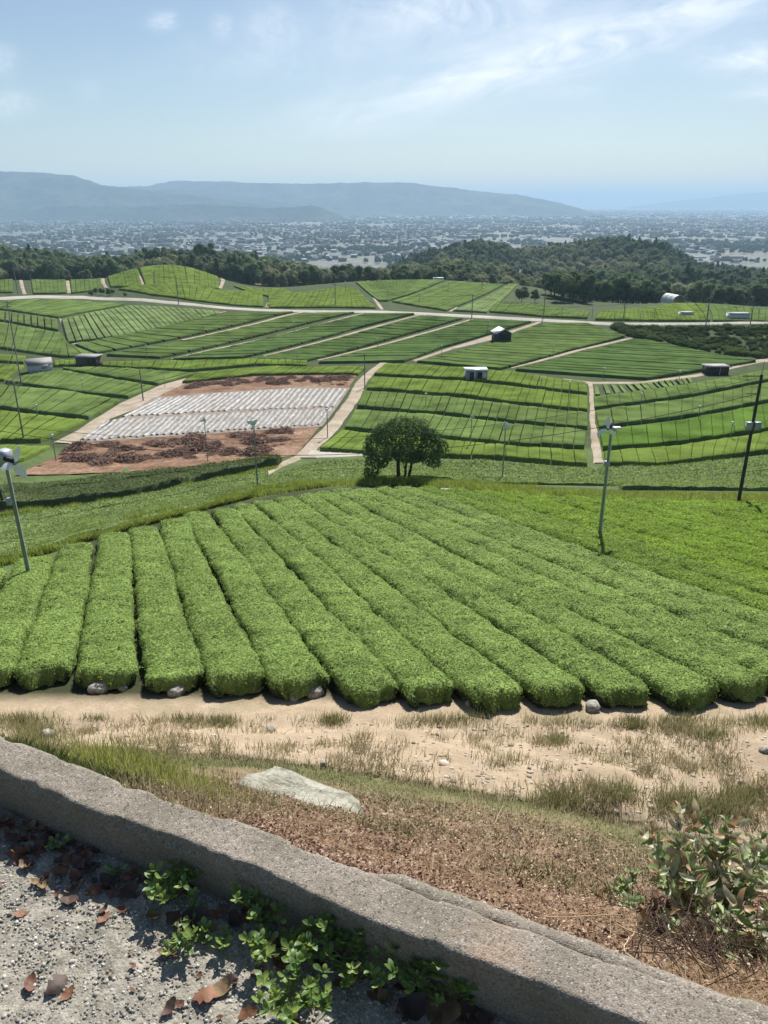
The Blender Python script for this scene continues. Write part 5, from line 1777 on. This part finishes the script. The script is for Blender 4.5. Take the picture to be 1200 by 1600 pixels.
LB = [surf('dead_leaf_%d' % i, [(.3, G(c, .6)), (.5, c), (.7, G(c, 1.35))], 38, rough=.6, trans=.15, spec=.3, space='obj', bump=.001, bscale=120) for i, c in enumerate([(.15, .07, .045), (.10, .06, .048), (.22, .105, .06), (.08, .055, .045), (.19, .13, .07)])]
lm = [leaf_mesh('fallen_leaf', [.06, .075, .05, .065, .085, .055][i % 6], [.042, .045, .04, .05, .05, .034][i % 6], [.22, .12, -.15, .4, .2, .1][i % 6], [.25, .15, -.15, .4, .2, .1][i % 6], LB[i % 5], i, [.8, 1, .7, .9, 1.1, 1][i % 6], [.08, .2, .3, .12, .05, .28][i % 6]) for i in range(12)]
big = [((30, 1335), 1.0, 2, 'large flat brown leaf in the shade at the left end of the kerb'), ((22, 1312), .7, 1, 'upright curled brown leaf at the left end of the kerb'), ((92, 1362), 1.0, 2, 'lobed orange-brown leaf in the kerb shade, left side'), ((108, 1408), .7, 6, 'small rusty leaf right on the shadow edge'),
       ((138, 1358), .9, 1, 'pointed brown leaf lying near the kerb foot, left of the weeds'), ((175, 1383), .95, 3, 'torn dark red leaf in the kerb shade'), ((200, 1395), .8, 1, 'dull purple-brown leaf beside the torn red one'), ((162, 1437), .5, 7, 'tiny pinkish leaf at the shadow edge'),
       ((260, 1490), .8, 5, 'crumpled bright orange-brown leaf left of the weeds'), ((320, 1558), 1.1, 2, 'large curled red-brown leaf in the sun by the weeds'), ((345, 1545), .8, 4, 'twisted tan leaf beside the large red-brown one'), ((46, 1535), .55, 10, 'small flat orange leaf alone on the sunny gravel'),
       ((88, 1540), 1.1, 8, 'long curled mauve-brown leaf on the sunny gravel'), ((106, 1552), .5, 7, 'small orange leaf touching the long curled leaf'), ((266, 1574), .7, 6, 'flat mauve leaf near the bottom edge, left of the weeds'), ((690, 1578), 1.4, 4, 'large dark leaf under the right end of the weeds'),
       ((640, 1585), 1.2, 3, 'dark curled leaf under the middle of the weeds'), ((740, 1590), 1.2, 1, 'brown leaf wedged against the kerb at the bottom'), ((280, 1440), 1.1, 1, 'broad brown leaf beneath the left weed'), ((300, 1445), 1.2, 3, 'brown leaf beneath the left weed, half hidden by its leaves')]


def on_path(px, py):
    z = Z_PATH
    k_ = -z / float(m_of(py))
    return float(t_of(px, py)) * k_, k_


for (pp, s, i, lab) in big:
    x, y = on_path(*pp)
    o = link('fallen_leaf', lm[i], None, (x, y, float(path_z(x, y)) + .004), (random.gauss(0, .2), random.gauss(0, .25), random.uniform(0, 6.3)), (s * 1.25,) * 3)
    tag(o, lab, 'leaf', 'fallen leaves on the gravel')
for i in range(235):
    if i < 205:
        x = random.uniform(-1.5, .55) if i % 3 else random.uniform(-1.5, -.95)
        y = kerb_in(x) - abs(random.gauss(0, .11)) - .015
        wh = 'left of the weeds' if x < -.72 else ('beneath the weeds' if x < .1 else 'right of the weeds')
        lab, grp = 'small dry brown leaf in the shade along the kerb foot, ' + wh, 'small leaves along the kerb foot ' + wh
    else:
        x, y = random.uniform(-.9, .2), 0
        y = kerb_in(x) - random.uniform(.2, .5)
        lab, grp = 'small dry leaf fragment on the sunlit gravel', 'leaf fragments on the sunlit gravel'
    s = random.uniform(.35, .85) * (1 if i < 205 else .45)
    o = link('fallen_leaf', lm[random.randrange(12)], None, (x, y, float(path_z(x, y)) + .003 + .006 * random.random()), (random.gauss(0, .22), random.gauss(0, .22), random.uniform(0, 6.3)), (s, s, s))
    tag(o, lab, 'leaf', grp)

# ------------------------------------------------------------------ weeds at the kerb
WG = [surf('weed_leaf_%d' % i, [(.3, G(c, .75)), (.5, c), (.75, G(c, 1.3))], 30, rough=.45, trans=.35, spec=.4, space='obj', tcol=(c[0] * 2, c[1] * 1.8, c[2])) for i, c in enumerate([(.17, .26, .065), (.25, .34, .09), (.10, .18, .05)])]
STEM = plain('weed_stem', (.16, .15, .06), .6, .2, 20)
wl = [leaf_mesh('leaf', [.028, .022, .032, .018][i % 4], [.015, .013, .014, .010][i % 4], [.1, .15, -.1, .1][i % 4], [.25, .3, .2, .3][i % 4], WG[i % 3], 30 + i, 1.6) for i in range(6)]
for m_ in wl:          # move the origin of each leaf to its foot
    co = np.empty(len(m_.vertices) * 3, np.float32)
    m_.vertices.foreach_get('co', co)
    co = co.reshape(-1, 3)
    co[:, 1] -= co[:, 1].min()
    m_.vertices.foreach_set('co', co.ravel())


from mathutils import Vector, Matrix


def aim(v, roll=0.0):
    """rotation that turns +Y to v"""
    q = Vector(v).to_track_quat('Y', 'Z')
    return (q.to_matrix() @ Matrix.Rotation(roll, 3, 'Y')).to_euler()


def weed(px, py, nst, reach, h_, label, seed, per=6, sc=1.0):
    q = random.Random(seed)
    x, y = on_path(px, py)
    root = link('weed', None, None, (x, y, float(path_z(x, y)) - .003))
    tag(root, label, 'weed')
    g = Geo()
    for i in range(nst):
        a = q.uniform(-.3, 6.0)
        r_ = reach * q.uniform(.35, 1.0)
        hh = h_ * q.uniform(.35, 1.0)
        T = np.array([r_ * math.cos(a), r_ * math.sin(a) * .75, hh])
        # keep tips off the kerb body
        wx, wy = x + T[0], y + T[1]
        if wy > kerb_in(wx) - .012: T[1] = kerb_in(wx) - .012 - y
        if x + T[0] < -9: continue
        mid = T * .5 + np.array([0, 0, hh * .22])
        P = [(0, 0, 0), tuple(mid * .6), tuple(mid), tuple(T)]
        g.tube(P, [.0024, .002, .0017, .0012], 5, False)
        tips = [(T, 1.0)] + ([(mid, .8)] if q.random() < .7 else [])
        for (c, s) in tips:
            n_ = per if s == 1.0 else 3
            a0 = q.uniform(0, 6.28)
            for j in range(n_):
                b = a0 + j * 2.4
                el = q.uniform(.15, .9)
                v = (math.cos(b) * math.cos(el), math.sin(b) * math.cos(el), math.sin(el))
                k = s * sc * q.uniform(.8, 1.3)
                link('leaf', wl[q.randrange(6)], root, tuple(c), aim(v, q.gauss(0, .3)), (k, k, k))
    link('stems', g.me('stems', STEM, True), root)
    return root


weed(275, 1405, 18, .085, .09, 'leafy green weed standing against the kerb, leftmost of the weeds', 1, 6, 1.0)
weed(300, 1465, 14, .11, .05, 'low spreading weed with long stems on the leaves, below the leftmost weed', 2, 6, 1.0)
weed(405, 1440, 14, .08, .13, 'upright weed reaching up to the kerb top at its middle', 3, 6, .95)
weed(445, 1500, 21, .11, .09, 'light green round-leaved weed in the middle of the row', 4, 6, 1.0)
weed(455, 1580, 25, .10, .10, 'dense bright weed at the bottom edge with paddle leaves', 5, 6, 1.0)
weed(540, 1470, 18, .11, .13, 'weed with pale leaf tips leaning over the kerb shadow', 6, 6, .95)
weed(560, 1530, 18, .11, .09, 'grey-green weed right of the dense bright one', 7, 6, .9)
weed(630, 1530, 18, .10, .11, 'narrow-leaved weed near the right end of the row', 8, 6, .9)
weed(700, 1560, 14, .07, .08, 'small dark green weed at the right end of the row', 9, 5, .85)
weed(90, 1330, 3, .05, .03, 'tiny sprout with thin leaves in the shade at the left', 10, 4, .8)
weed(185, 1375, 3, .05, .035, 'tiny two-leaved sprout in the shade near the kerb foot', 11, 3, .9)


# ------------------------------------------------------------------ grass, litter, twigs on the slope
def blades(P, H, W, lean, seed, bend=.5, segs=3):
    """curved grass blades rooted at P"""
    q = np.random.default_rng(seed)
    n = len(P)
    a = q.uniform(0, 6.28, n)
    d = np.stack([np.cos(a), np.sin(a), np.zeros(n)], -1)
    side = np.stack([-np.sin(a + q.normal(0, .5, n)), np.cos(a + q.normal(0, .5, n)), np.zeros(n)], -1)
    H = np.broadcast_to(H, (n,)) * q.uniform(.5, 1.2, n)
    W = np.broadcast_to(W, (n,)) * q.uniform(.7, 1.2, n)
    ln = np.abs(q.normal(0, lean, n))
    rows = []
    for k in range(segs + 1):
        s = k / segs
        c = P + np.stack([np.zeros(n), np.zeros(n), H * s * (1 - .3 * bend * s * ln)], -1) + d * (H * ln * (s * (1 - bend) + s * s * bend))[:, None]
        w_ = W * (1 - s ** 1.5) * .5 + W * .03
        rows.append(c - side * w_[:, None])
        rows.append(c + side * w_[:, None])
    V = np.stack(rows, 1)
    m_ = 2 * (segs + 1)
    F = np.array([[2 * k, 2 * k + 1, 2 * k + 3, 2 * k + 2] for k in range(segs)])
    return V.reshape(-1, 3), (F[None] + (np.arange(n) * m_)[:, None, None]).reshape(-1, 4), m_


def on_slope(px, py, lo=1.0, dz=0.0):
    """vectorised at() for the near slope"""
    t_, m_ = t_of(px, py), m_of(py)
    Ys = np.exp(np.linspace(math.log(lo), math.log(110), 500))
    ok = Ys[None] > (1.68 / (1 + .455 * t_))[:, None]
    d = -m_[:, None] * Ys[None] - ground_z(t_[:, None] * Ys[None], np.broadcast_to(Ys[None], (len(t_), 500)))
    hit = (d <= 0) & ok
    k = np.argmax(hit, 1)
    Y = Ys[k]
    X = t_ * Y
    return X, Y, hit.any(1)


def grass_mat(nm, c0, c1, c2, tr=.35):
    return surf(nm, [(.05, c0), (.5, c1), (.95, c2)], 1.5, attr='v', rough=.7, trans=tr, spec=.15)


def add_blades(name, X, Y, H, W, lean, seed, mat, label, bend=.5, segs=3):
    P = np.stack([X, Y, ground_z(X, Y) - .01], -1)
    V, F, m_ = blades(P, H, W, lean, seed, bend, segs)
    tone = np.repeat(np.clip(np.random.default_rng(seed).normal(.5, .22, len(P)), 0, 1), m_)
    tag(link(name, mesh(name, V, F, mat, {'v': tone})), label, kind='stuff')


GDRY = grass_mat('dry_grass_blades', (.17, .15, .075), (.31, .265, .15), (.46, .39, .26), .42)
GGRN = grass_mat('green_grass_blades', (.06, .085, .025), (.11, .145, .04), (.18, .2, .07), .35)
GYEL = grass_mat('yellow_green_grass_blades', (.14, .19, .03), (.24, .31, .055), (.38, .43, .11), .5)
GLIM = grass_mat('bright_grass_blades', (.17, .19, .045), (.28, .31, .08), (.42, .42, .17), .45)

# tufts on the sandy bank
tx, ty = rng.uniform(-60, 1260, 2600), rng.uniform(1098, 1290, 2600)
dit = np.interp(tx, DITX, DITY)
X, Y, ok = on_slope(tx, ty, 8)
dens = fbm(X * .8, Y * .8, 3, 41) * 1.3 + .6 * fbm(X * 3.1, Y * 3.1, 2, 47)
low = np.clip((Y - 15.2) / 3, -1, 0)
keep = ok & (ty < dit + 6) & (Y < 16.2) & (dens - low * .55 > .12)
X, Y = X[keep], Y[keep]
nb = rng.integers(12, 40, len(X))
ii = np.repeat(np.arange(len(X)), nb)
sx_, sy_ = rng.normal(0, .13, len(ii)), rng.normal(0, .13, len(ii))
add_blades('dry_grass', X[ii] + sx_, Y[ii] + sy_, .20, .014, .55, 4, GDRY, 'thin dry grass tufts on the sandy bank', segs=2)
# greener tufts
gt = [(520, 1128, 26, .28), (25, 1120, 70, .3), (60, 1150, 60, .3), (740, 1108, 60, .32), (700, 1120, 60, .26), (650, 1112, 30, .26), (990, 1135, 26, .24), (1060, 1128, 50, .25), (1110, 1150, 40, .22), (1190, 1130, 40, .26), (870, 1160, 30, .2), (290, 1120, 34, .22), (350, 1130, 40, .2), (150, 1120, 30, .2), (1060, 1255, 60, .25), (960, 1240, 50, .2), (870, 1250, 50, .2), (1160, 1250, 50, .3), (1110, 1268, 50, .25)]
px_, py_, hh = [], [], []
for (a, b, w_, h_) in gt:
    n = int(w_ * 16)
    px_.append(rng.normal(a, w_ * .42, n))
    py_.append(rng.normal(b, w_ * .17, n))
    hh.append(np.full(n, h_))
px_, py_, hh = np.concatenate(px_), np.concatenate(py_), np.concatenate(hh)
X, Y, ok = on_slope(px_, py_, 6)
ok &= Y < 16.3
add_blades('green_grass', X[ok], Y[ok], hh[ok], .014, .5, 6, grass_mat('olive_grass', (.12, .13, .045), (.23, .225, .095), (.36, .33, .18), .45), 'greener grass clumps on the bank below the hedges', segs=2)
# low grass on the ditch strip
n = 34000
px_ = rng.uniform(-40, 1240, n)
dd = np.interp(px_, DITX, DITY)
wd_ = np.interp(px_, [0, 400, 800, 1240], [75, 75, 130, 150])
py_ = dd - 4 + rng.uniform(0, 1, n) ** 1.4 * wd_
X, Y, ok = on_slope(px_, py_, 1.5)
kk = fbm(X * 1.3, Y * 1.3, 3, 51) + .3 - (py_ - dd) / wd_ * .75
ok &= kk > -.3
add_blades('ditch_grass', X[ok], Y[ok], .065, .009, .6, 8, GGRN, 'short green grass on the flat strip under the bank', segs=2)
# tall bright grass behind the kerb at the left
n = 900
px_ = np.concatenate([rng.normal(205, 45, n), rng.normal(290, 40, 500), rng.normal(150, 30, 300)])
py_ = 1213 + (px_ - 180) * .30 - rng.random(len(px_)) * 26
X, Y, ok = on_slope(px_, py_, 1.5)
ok &= (Y < 6.5) & (Y > 2.45)
add_blades('tall_grass', X[ok], Y[ok], .15 * Y[ok] / 3, .006 * Y[ok] / 3, .55, 10, GLIM, 'tall bright yellow-green grass just behind the kerb on the left', bend=.7, segs=4)
n = 900
px_, py_ = rng.normal(330, 70, n), rng.uniform(1240, 1290, n)
X, Y, ok = on_slope(px_, py_, 1.5)
add_blades('straw_grass', X[ok], Y[ok], .12, .005, .9, 12, GDRY, 'thin straw-coloured grass behind the kerb', bend=.7, segs=3)
# yellow-green strip on the crest
C0, C1 = edge_line([(-200, 918), (0, 872), (100, 842), (150, 824), (200, 814), (300, 790), (400, 770), (450, 763), (520, 754), (600, 750), (660, 752), (760, 760), (900, 766), (1000, 770), (1200, 772), (1400, 774)], .3, 20), None
n = 60000
s = rng.random(n)
arc = np.concatenate([[0], np.cumsum(np.linalg.norm(np.diff(C0, axis=0), axis=1))])
q = s * arc[-1]
cx, cy = np.interp(q, arc, C0[:, 0]), np.interp(q, arc, C0[:, 1])
off_ = rng.normal(0, .8, n) * np.where(cx < -5, 1.05, .9)
X, Y = cx + off_ * .35, cy + off_ + .45
add_blades('crest_grass', X, Y, np.where(cx > 12, .30, .52) * (1 + .35 * vn(X * .8, Y * .8, 5)), .035, .5, 14, GYEL, 'yellow-green wild grass along the crest behind the near tea field', segs=2)
for (pl_, lo_, n, wid_, hh_, nm_) in (([(400, 760), (480, 752), (560, 747), (700, 749), (840, 763), (968, 771), (1060, 774), (1200, 774), (1340, 772)], 50, 36000, .7, .55, 'verge_grass'),
                            ([(-80, 893), (0, 868), (150, 828), (300, 790), (400, 766)], 28, 30000, .8, .50, 'verge_grass'), ([(-60, 806), (30, 795), (210, 773), (330, 745), (432, 725)], 40, 12000, .5, .5, 'verge_grass')):
    C0 = np.array([at(a, b, lo_, .45)[:2] for a, b in pl_]) - [0, 1.2 if lo_ == 50 else .6]
    arc = np.concatenate([[0], np.cumsum(np.linalg.norm(np.diff(C0, axis=0), axis=1))])
    q = rng.random(n) * arc[-1]
    o1 = rng.normal(0, wid_, n)
    X, Y = np.interp(q, arc, C0[:, 0]) + o1 * .3, np.interp(q, arc, C0[:, 1]) + o1
    add_blades(nm_, X, Y, hh_ * (1 + .4 * vn(X * .7, Y * .7, 6)), .04, .5, 16, GYEL, 'yellow-green grass verge %s' % ('before the grey-green tea behind the crest' if lo_ == 50 else 'beyond the near hedges on the left' if lo_ == 28 else 'along the front of the dark hedges'), segs=2)
# leaf litter
LIT = surf('leaf_litter', [(.02, (.08, .05, .035)), (.3, (.21, .125, .085)), (.55, (.31, .20, .14)), (.8, (.42, .31, .22)), (1, (.56, .46, .35))], 3, attr='v', rough=.75, trans=.12, spec=.2)
n = 42000
px_ = rng.uniform(180, 1260, n)
ko = np.interp(px_, [0, 400, 760, 1072, 1260], [1150, 1297, 1403, 1539, 1630])
py_ = ko + 20 - rng.random(n) ** 1.5 * np.interp(px_, [180, 400, 700, 1000, 1250], [30, 95, 150, 210, 260])
X, Y, ok = on_slope(px_, py_, 1.1)
ok &= Y > kerb_out(X) + .025
X, Y = X[ok], Y[ok]
P = np.stack([X, Y, ground_z(X, Y) + rng.uniform(0, .035, len(X))], -1)
V, F = leaf_quads(P, np.tile([0, 0, 1.], (len(P), 1)), .022 * np.clip(Y / 3, .8, 2.2), .011 * np.clip(Y / 3, .8, 2.2), .55, .3, 3)
tag(link('leaf_litter', mesh('leaf_litter', V, F, LIT, {'v': np.repeat(np.clip(rng.normal(.45, .25, len(P)), 0, 1), 4)})), 'brown dead leaf litter covering the slope behind the kerb', kind='stuff')
# curled single leaves on the litter, larger
px_ = rng.uniform(400, 1200, 260)
py_ = np.interp(px_, [0, 400, 760, 1072, 1260], [1150, 1297, 1403, 1539, 1630]) - rng.uniform(8, 110, 260)
X, Y, ok = on_slope(px_, py_, 1.1)
for x, y, k_ in zip(X, Y, ok):
    if not k_ or y < kerb_out(x) + .03: continue
    s = random.uniform(.35, .75)
    o = link('dead_leaf', lm[random.randrange(12)], None, (x, y, float(ground_z(x, y)) + .02), (random.gauss(0, .5), random.gauss(0, .5), random.uniform(0, 6.3)), (s, s, s))
    tag(o, 'curled brown leaf lying on the litter behind the kerb', 'leaf', 'curled leaves on the litter slope')
# short straw lying all over the slope
n = 15000
px_ = rng.uniform(330, 1260, n)
ko = np.interp(px_, [0, 400, 760, 1072, 1260], [1150, 1297, 1403, 1539, 1630])
py_ = ko + 15 - rng.random(n) * np.interp(px_, [180, 400, 700, 1000, 1250], [30, 100, 160, 220, 270])
X, Y, ok = on_slope(px_, py_, 1.1)
ok &= Y > kerb_out(X) + .03
X, Y = X[ok], Y[ok]
add_blades('slope_straw', X, Y, .035 * np.clip(Y / 2.2, .8, 3), .0028 * np.clip(Y / 2.5, .8, 3), 1.6, 19, grass_mat('slope_straw_blades', (.20, .15, .08), (.38, .31, .18), (.56, .48, .32), .3), 'pale straw mixed through the litter on the slope', bend=.4, segs=2)
# twigs and straw
g = Geo()
for i in range(1500):
    a = random.uniform(430, 1230)
    kb = np.interp(a, [0, 400, 760, 1072, 1260], [1150, 1297, 1403, 1539, 1630])
    b = kb - random.random() ** 1.2 * np.interp(a, [430, 900, 1230], [60, 130, 230])
    X, Y, ok = on_slope(np.array([a]), np.array([b]), 1.1)
    if not ok[0] or Y[0] < kerb_out(X[0]) + .04: continue
    x, y = X[0], Y[0]
    L = random.uniform(.04, .16)
    an = random.gauss(-.5, .8)
    n_ = 5
    P = []
    bend_ = random.gauss(0, .5)
    for q in range(n_):
        s = q / (n_ - 1) - .5
        xx, yy = x + L * s * math.cos(an + bend_ * s), y + L * s * math.sin(an + bend_ * s)
        yy = max(yy, kerb_out(xx) + .02)
        P.append((xx, yy, float(ground_z(xx, yy)) + .018 + .02 * random.random()))
    g.tube(P, random.uniform(.0007, .0018), 3, False)
tag(link('dry_twigs', g.me('dry_twigs', surf('dry_twig', [(.3, (.15, .09, .05)), (.6, (.34, .22, .13)), (.8, (.46, .34, .2))], 6, rough=.8))), 'dry stalks and twigs tangled over the litter', kind='stuff')
# long light stems
g = Geo()
for pts in ([(850, 1450), (920, 1446), (1010, 1443), (1080, 1424)], [(960, 1460), (1010, 1480), (1060, 1500), (1110, 1530)], [(1110, 1415), (1115, 1450), (1118, 1480)], [(990, 1470), (970, 1500), (1000, 1530)], [(1150, 1400), (1180, 1380), (1210, 1350)], [(1060, 1478), (1110, 1500), (1150, 1540)]):
    P = []
    for (a, b) in pts:
        X, Y, ok = on_slope(np.array([a]), np.array([b]), 1.1)
        P.append((X[0], Y[0], float(ground_z(X[0], Y[0])) + .05))
    P = np.array(P)
    s = np.linspace(0, 1, 12)
    P = np.stack([np.interp(s, np.linspace(0, 1, len(P)), P[:, k]) for k in range(3)], -1) + rng.normal(0, .002, (12, 3))
    g.tube(P, .0022, 5, False)
tag(link('long_stems', g.me('long_stems', plain('straw_stem', (.42, .32, .2), .7, .15, 20))), 'long pale dry stems lying over the twigs at the lower right', kind='stuff')
# dry straw clump in the lower right corner
n = 2600
px_, py_ = rng.uniform(1040, 1260, n), rng.uniform(1525, 1610, n)
X, Y, ok = on_slope(px_, py_, 1.0)
ok &= (Y > kerb_out(X) + .02)
add_blades('dry_straw', X[ok], Y[ok], .06, .0022, 1.2, 15, grass_mat('straw_blades', (.2, .13, .06), (.38, .27, .14), (.55, .42, .25), .3), 'tan dry straw in the lower right corner behind the kerb', bend=.8, segs=4)

# ------------------------------------------------------------------ half-dead shrub at the right
SL = [surf('shrub_leaf_%d' % i, [(.3, G(c, .7)), (.5, c), (.75, G(c, 1.3))], 25, rough=.5, trans=.25, spec=.35, space='obj', bump=.0006, bscale=90) for i, c in enumerate([(.24, .31, .12), (.46, .50, .34), (.38, .26, .14), (.18, .25, .09), (.55, .48, .34)])]
slm = [leaf_mesh('leaf', .062, .020, [.15, .3, -.2][i % 3], [.3, .5, .8][i % 3], SL[i % 5], 60 + i, 1.0) for i in range(10)]
for m_ in slm:
    co = np.empty(len(m_.vertices) * 3, np.float32)
    m_.vertices.foreach_get('co', co)
    co = co.reshape(-1, 3)
    co[:, 1] -= co[:, 1].min()
    m_.vertices.foreach_set('co', co.ravel())


def shrub(px, py, R_, nb_, label, seed, dead=.3, sc=1.0, up_=1.0):
    q = random.Random(seed)
    X, Y, ok = on_slope(np.array([float(px)]), np.array([float(py)]), 1.1)
    x, y = X[0], Y[0]
    z = float(ground_z(x, y))
    root = link('cut_shrub', None, None, (x, y, z))
    tag(root, label, 'shrub')
    g = Geo()
    for i in range(nb_):
        a = q.uniform(0, 6.28)
        el = q.uniform(.35, 1.3)
        L = R_ * q.uniform(.45, 1)
        T = np.array([math.cos(a) * math.cos(el) * L, math.sin(a) * math.cos(el) * L, math.sin(el) * L * 1.0 * up_])
        wy = kerb_out(x + T[0]) + .06
        if y + T[1] < wy: T[1] = wy - y
        gzt = float(ground_z(x + T[0], y + T[1])) - z
        T[2] = max(T[2], gzt + .05)
        mid = T * .5 + np.array([q.gauss(0, .02), q.gauss(0, .02), .05])
        s = np.linspace(0, 1, 8)[:, None]
        P = (1 - s) ** 2 * np.zeros(3) + 2 * s * (1 - s) * mid + s ** 2 * T
        g.tube(P, [.005 * (1 - .8 * k / 7) for k in range(8)], 5, False)
        for j in range(q.randint(13, 19)):
            c = P[min(7, int(3.6 + 4.3 * q.random()))] if j else P[-1]
            b = q.uniform(0, 6.28)
            e2 = q.uniform(-.5, .9)
            v = np.array([math.cos(b) * math.cos(e2), math.sin(b) * math.cos(e2), math.sin(e2)]) + T / (np.linalg.norm(T) + .01) * .6
            k = sc * q.uniform(.6, 1.15)
            if q.random() < dead: mi = q.choice([2, 4, 7, 9, 1])
            else: mi = q.choice([0, 3, 5, 8, 1, 6])
            link('leaf', slm[mi], root, tuple(c), aim(v, q.gauss(0, .6)), (k, k, k))
    link('branches', g.me('branches', plain('shrub_bark', (.11, .075, .05), .85, .3, 20), True), root)


shrub(1100, 1470, .64, 54, 'half-dead cut shrub with long green and cream leaves at the right', 21, .45, 1.45)
shrub(985, 1424, .22, 9, 'low grey-green leafy tip reaching left of the half-dead shrub', 22, .1, 1.1)
shrub(1200, 1462, .7, 34, 'leafy branches of the shrub cut off by the right edge', 23, .4, 1.45)
g = Geo()
for i in range(1500):
    a, b = random.gauss(1120, 65), random.gauss(1455, 40)
    if a > 1260 or a < 950: continue
    X, Y, ok = on_slope(np.array([a]), np.array([b]), 1.1)
    if not ok[0] or Y[0] < kerb_out(X[0]) + .08: continue
    c = np.array([X[0], Y[0], float(ground_z(X[0], Y[0])) + random.uniform(.01, .26) * random.random()])
    d = np.array([random.gauss(0, 1), random.gauss(0, 1), random.gauss(0, .6)])
    d = d / np.linalg.norm(d) * random.uniform(.03, .11)
    g.tube([c - d, c + [random.gauss(0, .012), 0, random.gauss(0, .012)], c + d], [.0022, .0018, .0009], 4, False)
tag(link('dead_twigs', g.me('dead_twigs', plain('dark_twig', (.085, .05, .035), .9, .4, 9))), 'dark tangle of dead twigs under the half-dead shrub', kind='stuff')

X, Y, ok = on_slope(np.array([1125.]), np.array([1480.]), 1.1)
hx, hy = float(X[0]) + .05, float(Y[0]) + .12
V, F, tn = crown_geo([(hx, hy, float(ground_z(hx, hy)) + .02, .36, .26, .22), (hx + .3, hy + .15, float(ground_z(hx + .3, hy + .15)) + .02, .36, .26, .24), (hx - .22, hy + .02, float(ground_z(hx - .22, hy)) , .2, .16, .12)], 3000, .05, 77, core=False)
V[:, 1] = np.maximum(V[:, 1], kerb_out(V[:, 0]) + .03)
o = tag(link('cuttings_heap', mesh('cuttings_heap', V, F, LIT, {'v': np.clip(tn * .8, 0, 1)})), 'heap of brown dead cuttings and curled leaves around the half-dead shrub', kind='stuff')

# ------------------------------------------------------------------ stones
ROCK = surf('pale_stone', [(.3, (.18, .17, .15)), (.5, (.33, .31, .28)), (.7, (.45, .43, .39))], 7, fine=40, rough=.9, bump=.02, bscale=25, space='obj', spec=.15)
SLAB = surf('lichen_slab', [(.28, (.10, .095, .075)), (.42, (.20, .195, .16)), (.58, (.30, .295, .245)), (.8, (.40, .385, .33))], 5, fine=38, rough=.92, bump=.02, bscale=18, space='obj', spec=.1)


def rock(name, c, d, seed, mat, label, rz=0.0, cat='stone', group=None, flat=.75, tilt=(0, 0)):
    u, v = np.linspace(0, math.pi, 18), np.linspace(0, 2 * math.pi, 29)[:-1]
    U_, W_ = np.meshgrid(u, v, indexing='ij')
    X, Y, Z = np.sin(U_) * np.cos(W_), np.sin(U_) * np.sin(W_), np.cos(U_)
    f_ = lambda a: np.sign(a) * np.abs(a) ** flat
    r_ = 1 + .16 * vn(X * 1.7 + seed, Y * 1.7 + Z * 1.3, seed) + .08 * vn(X * 4 + seed, Y * 4 - Z * 3, seed + 1) + .04 * vn(X * 11, Y * 11 + Z * 9, seed + 2)
    V = np.stack([f_(X) * r_ * d[0], f_(Y) * r_ * d[1], f_(Z) * r_ * d[2]], -1).reshape(-1, 3)
    o = link(name, mesh(name, V, grid_faces(18, 28, True), mat, None, True), None, tuple(c), (tilt[0], tilt[1], rz))
    return tag(o, label, cat, group)


c = at(478, 1252, 1.8)
sl_dir = 0
rock('flat_slab', (c[0] - .02, c[1], c[2] + .03), (.50, .42, .10), 5, SLAB, 'large flat lichen-grey stone slab lying in the litter behind the kerb', -.35, 'stone slab', flat=.6, tilt=(-.50, .10))
for i, (a, b, s, lab) in enumerate([(155, 1082, .26, 'white rock under the second hedge end from the left'), (277, 1086, .23, 'pale rock under the third hedge end'), (192, 1078, .14, 'small pale stone left of the third hedge end'), (492, 1088, .25, 'grey-white rock under the fifth hedge end'), (460, 1094, .15, 'small grey stone beside the rock under the fifth hedge'),
                                    (400, 1082, .14, 'small stone between the fourth and fifth hedge ends'), (925, 1109, .22, 'jagged white rock under the right hedge ends'), (735, 1102, .15, 'pale stone half hidden by grass under the eighth hedge'), (72, 1152, .17, 'white stone low on the bank at the left'), (424, 1143, .12, 'small white stone halfway down the bank'),
                                    (1193, 1175, .12, 'small white stone on the bank at the right edge'), (505, 1195, .07, 'tiny pale stone at the foot of the bank')]):
    X, Y, ok = on_slope(np.array([float(a)]), np.array([float(b)]), 8)
    rock('rock', (X[0], Y[0], float(ground_z(X[0], Y[0])) + s * .3), (s, s * .8, s * .7), 20 + i, ROCK, lab, i * 1.3)
n = 2600
px_, py_ = rng.uniform(-40, 1240, n), rng.uniform(1100, 1290, n)
X, Y, ok = on_slope(px_, py_, 8)
ok &= (Y < 16) & (py_ < np.interp(px_, DITX, DITY) - 12)
X, Y = X[ok], Y[ok]
pebbles('bank_pebbles', np.stack([X, Y], -1), ground_z(X, Y), rng.gamma(3, .008, len(X)) + .006, 9, surf('bank_pebble', [(0, (.22, .17, .13)), (.5, (.36, .29, .22)), (1, (.5, .45, .38))], 9, attr='v', rough=.9), 'small stones scattered on the sandy bank')
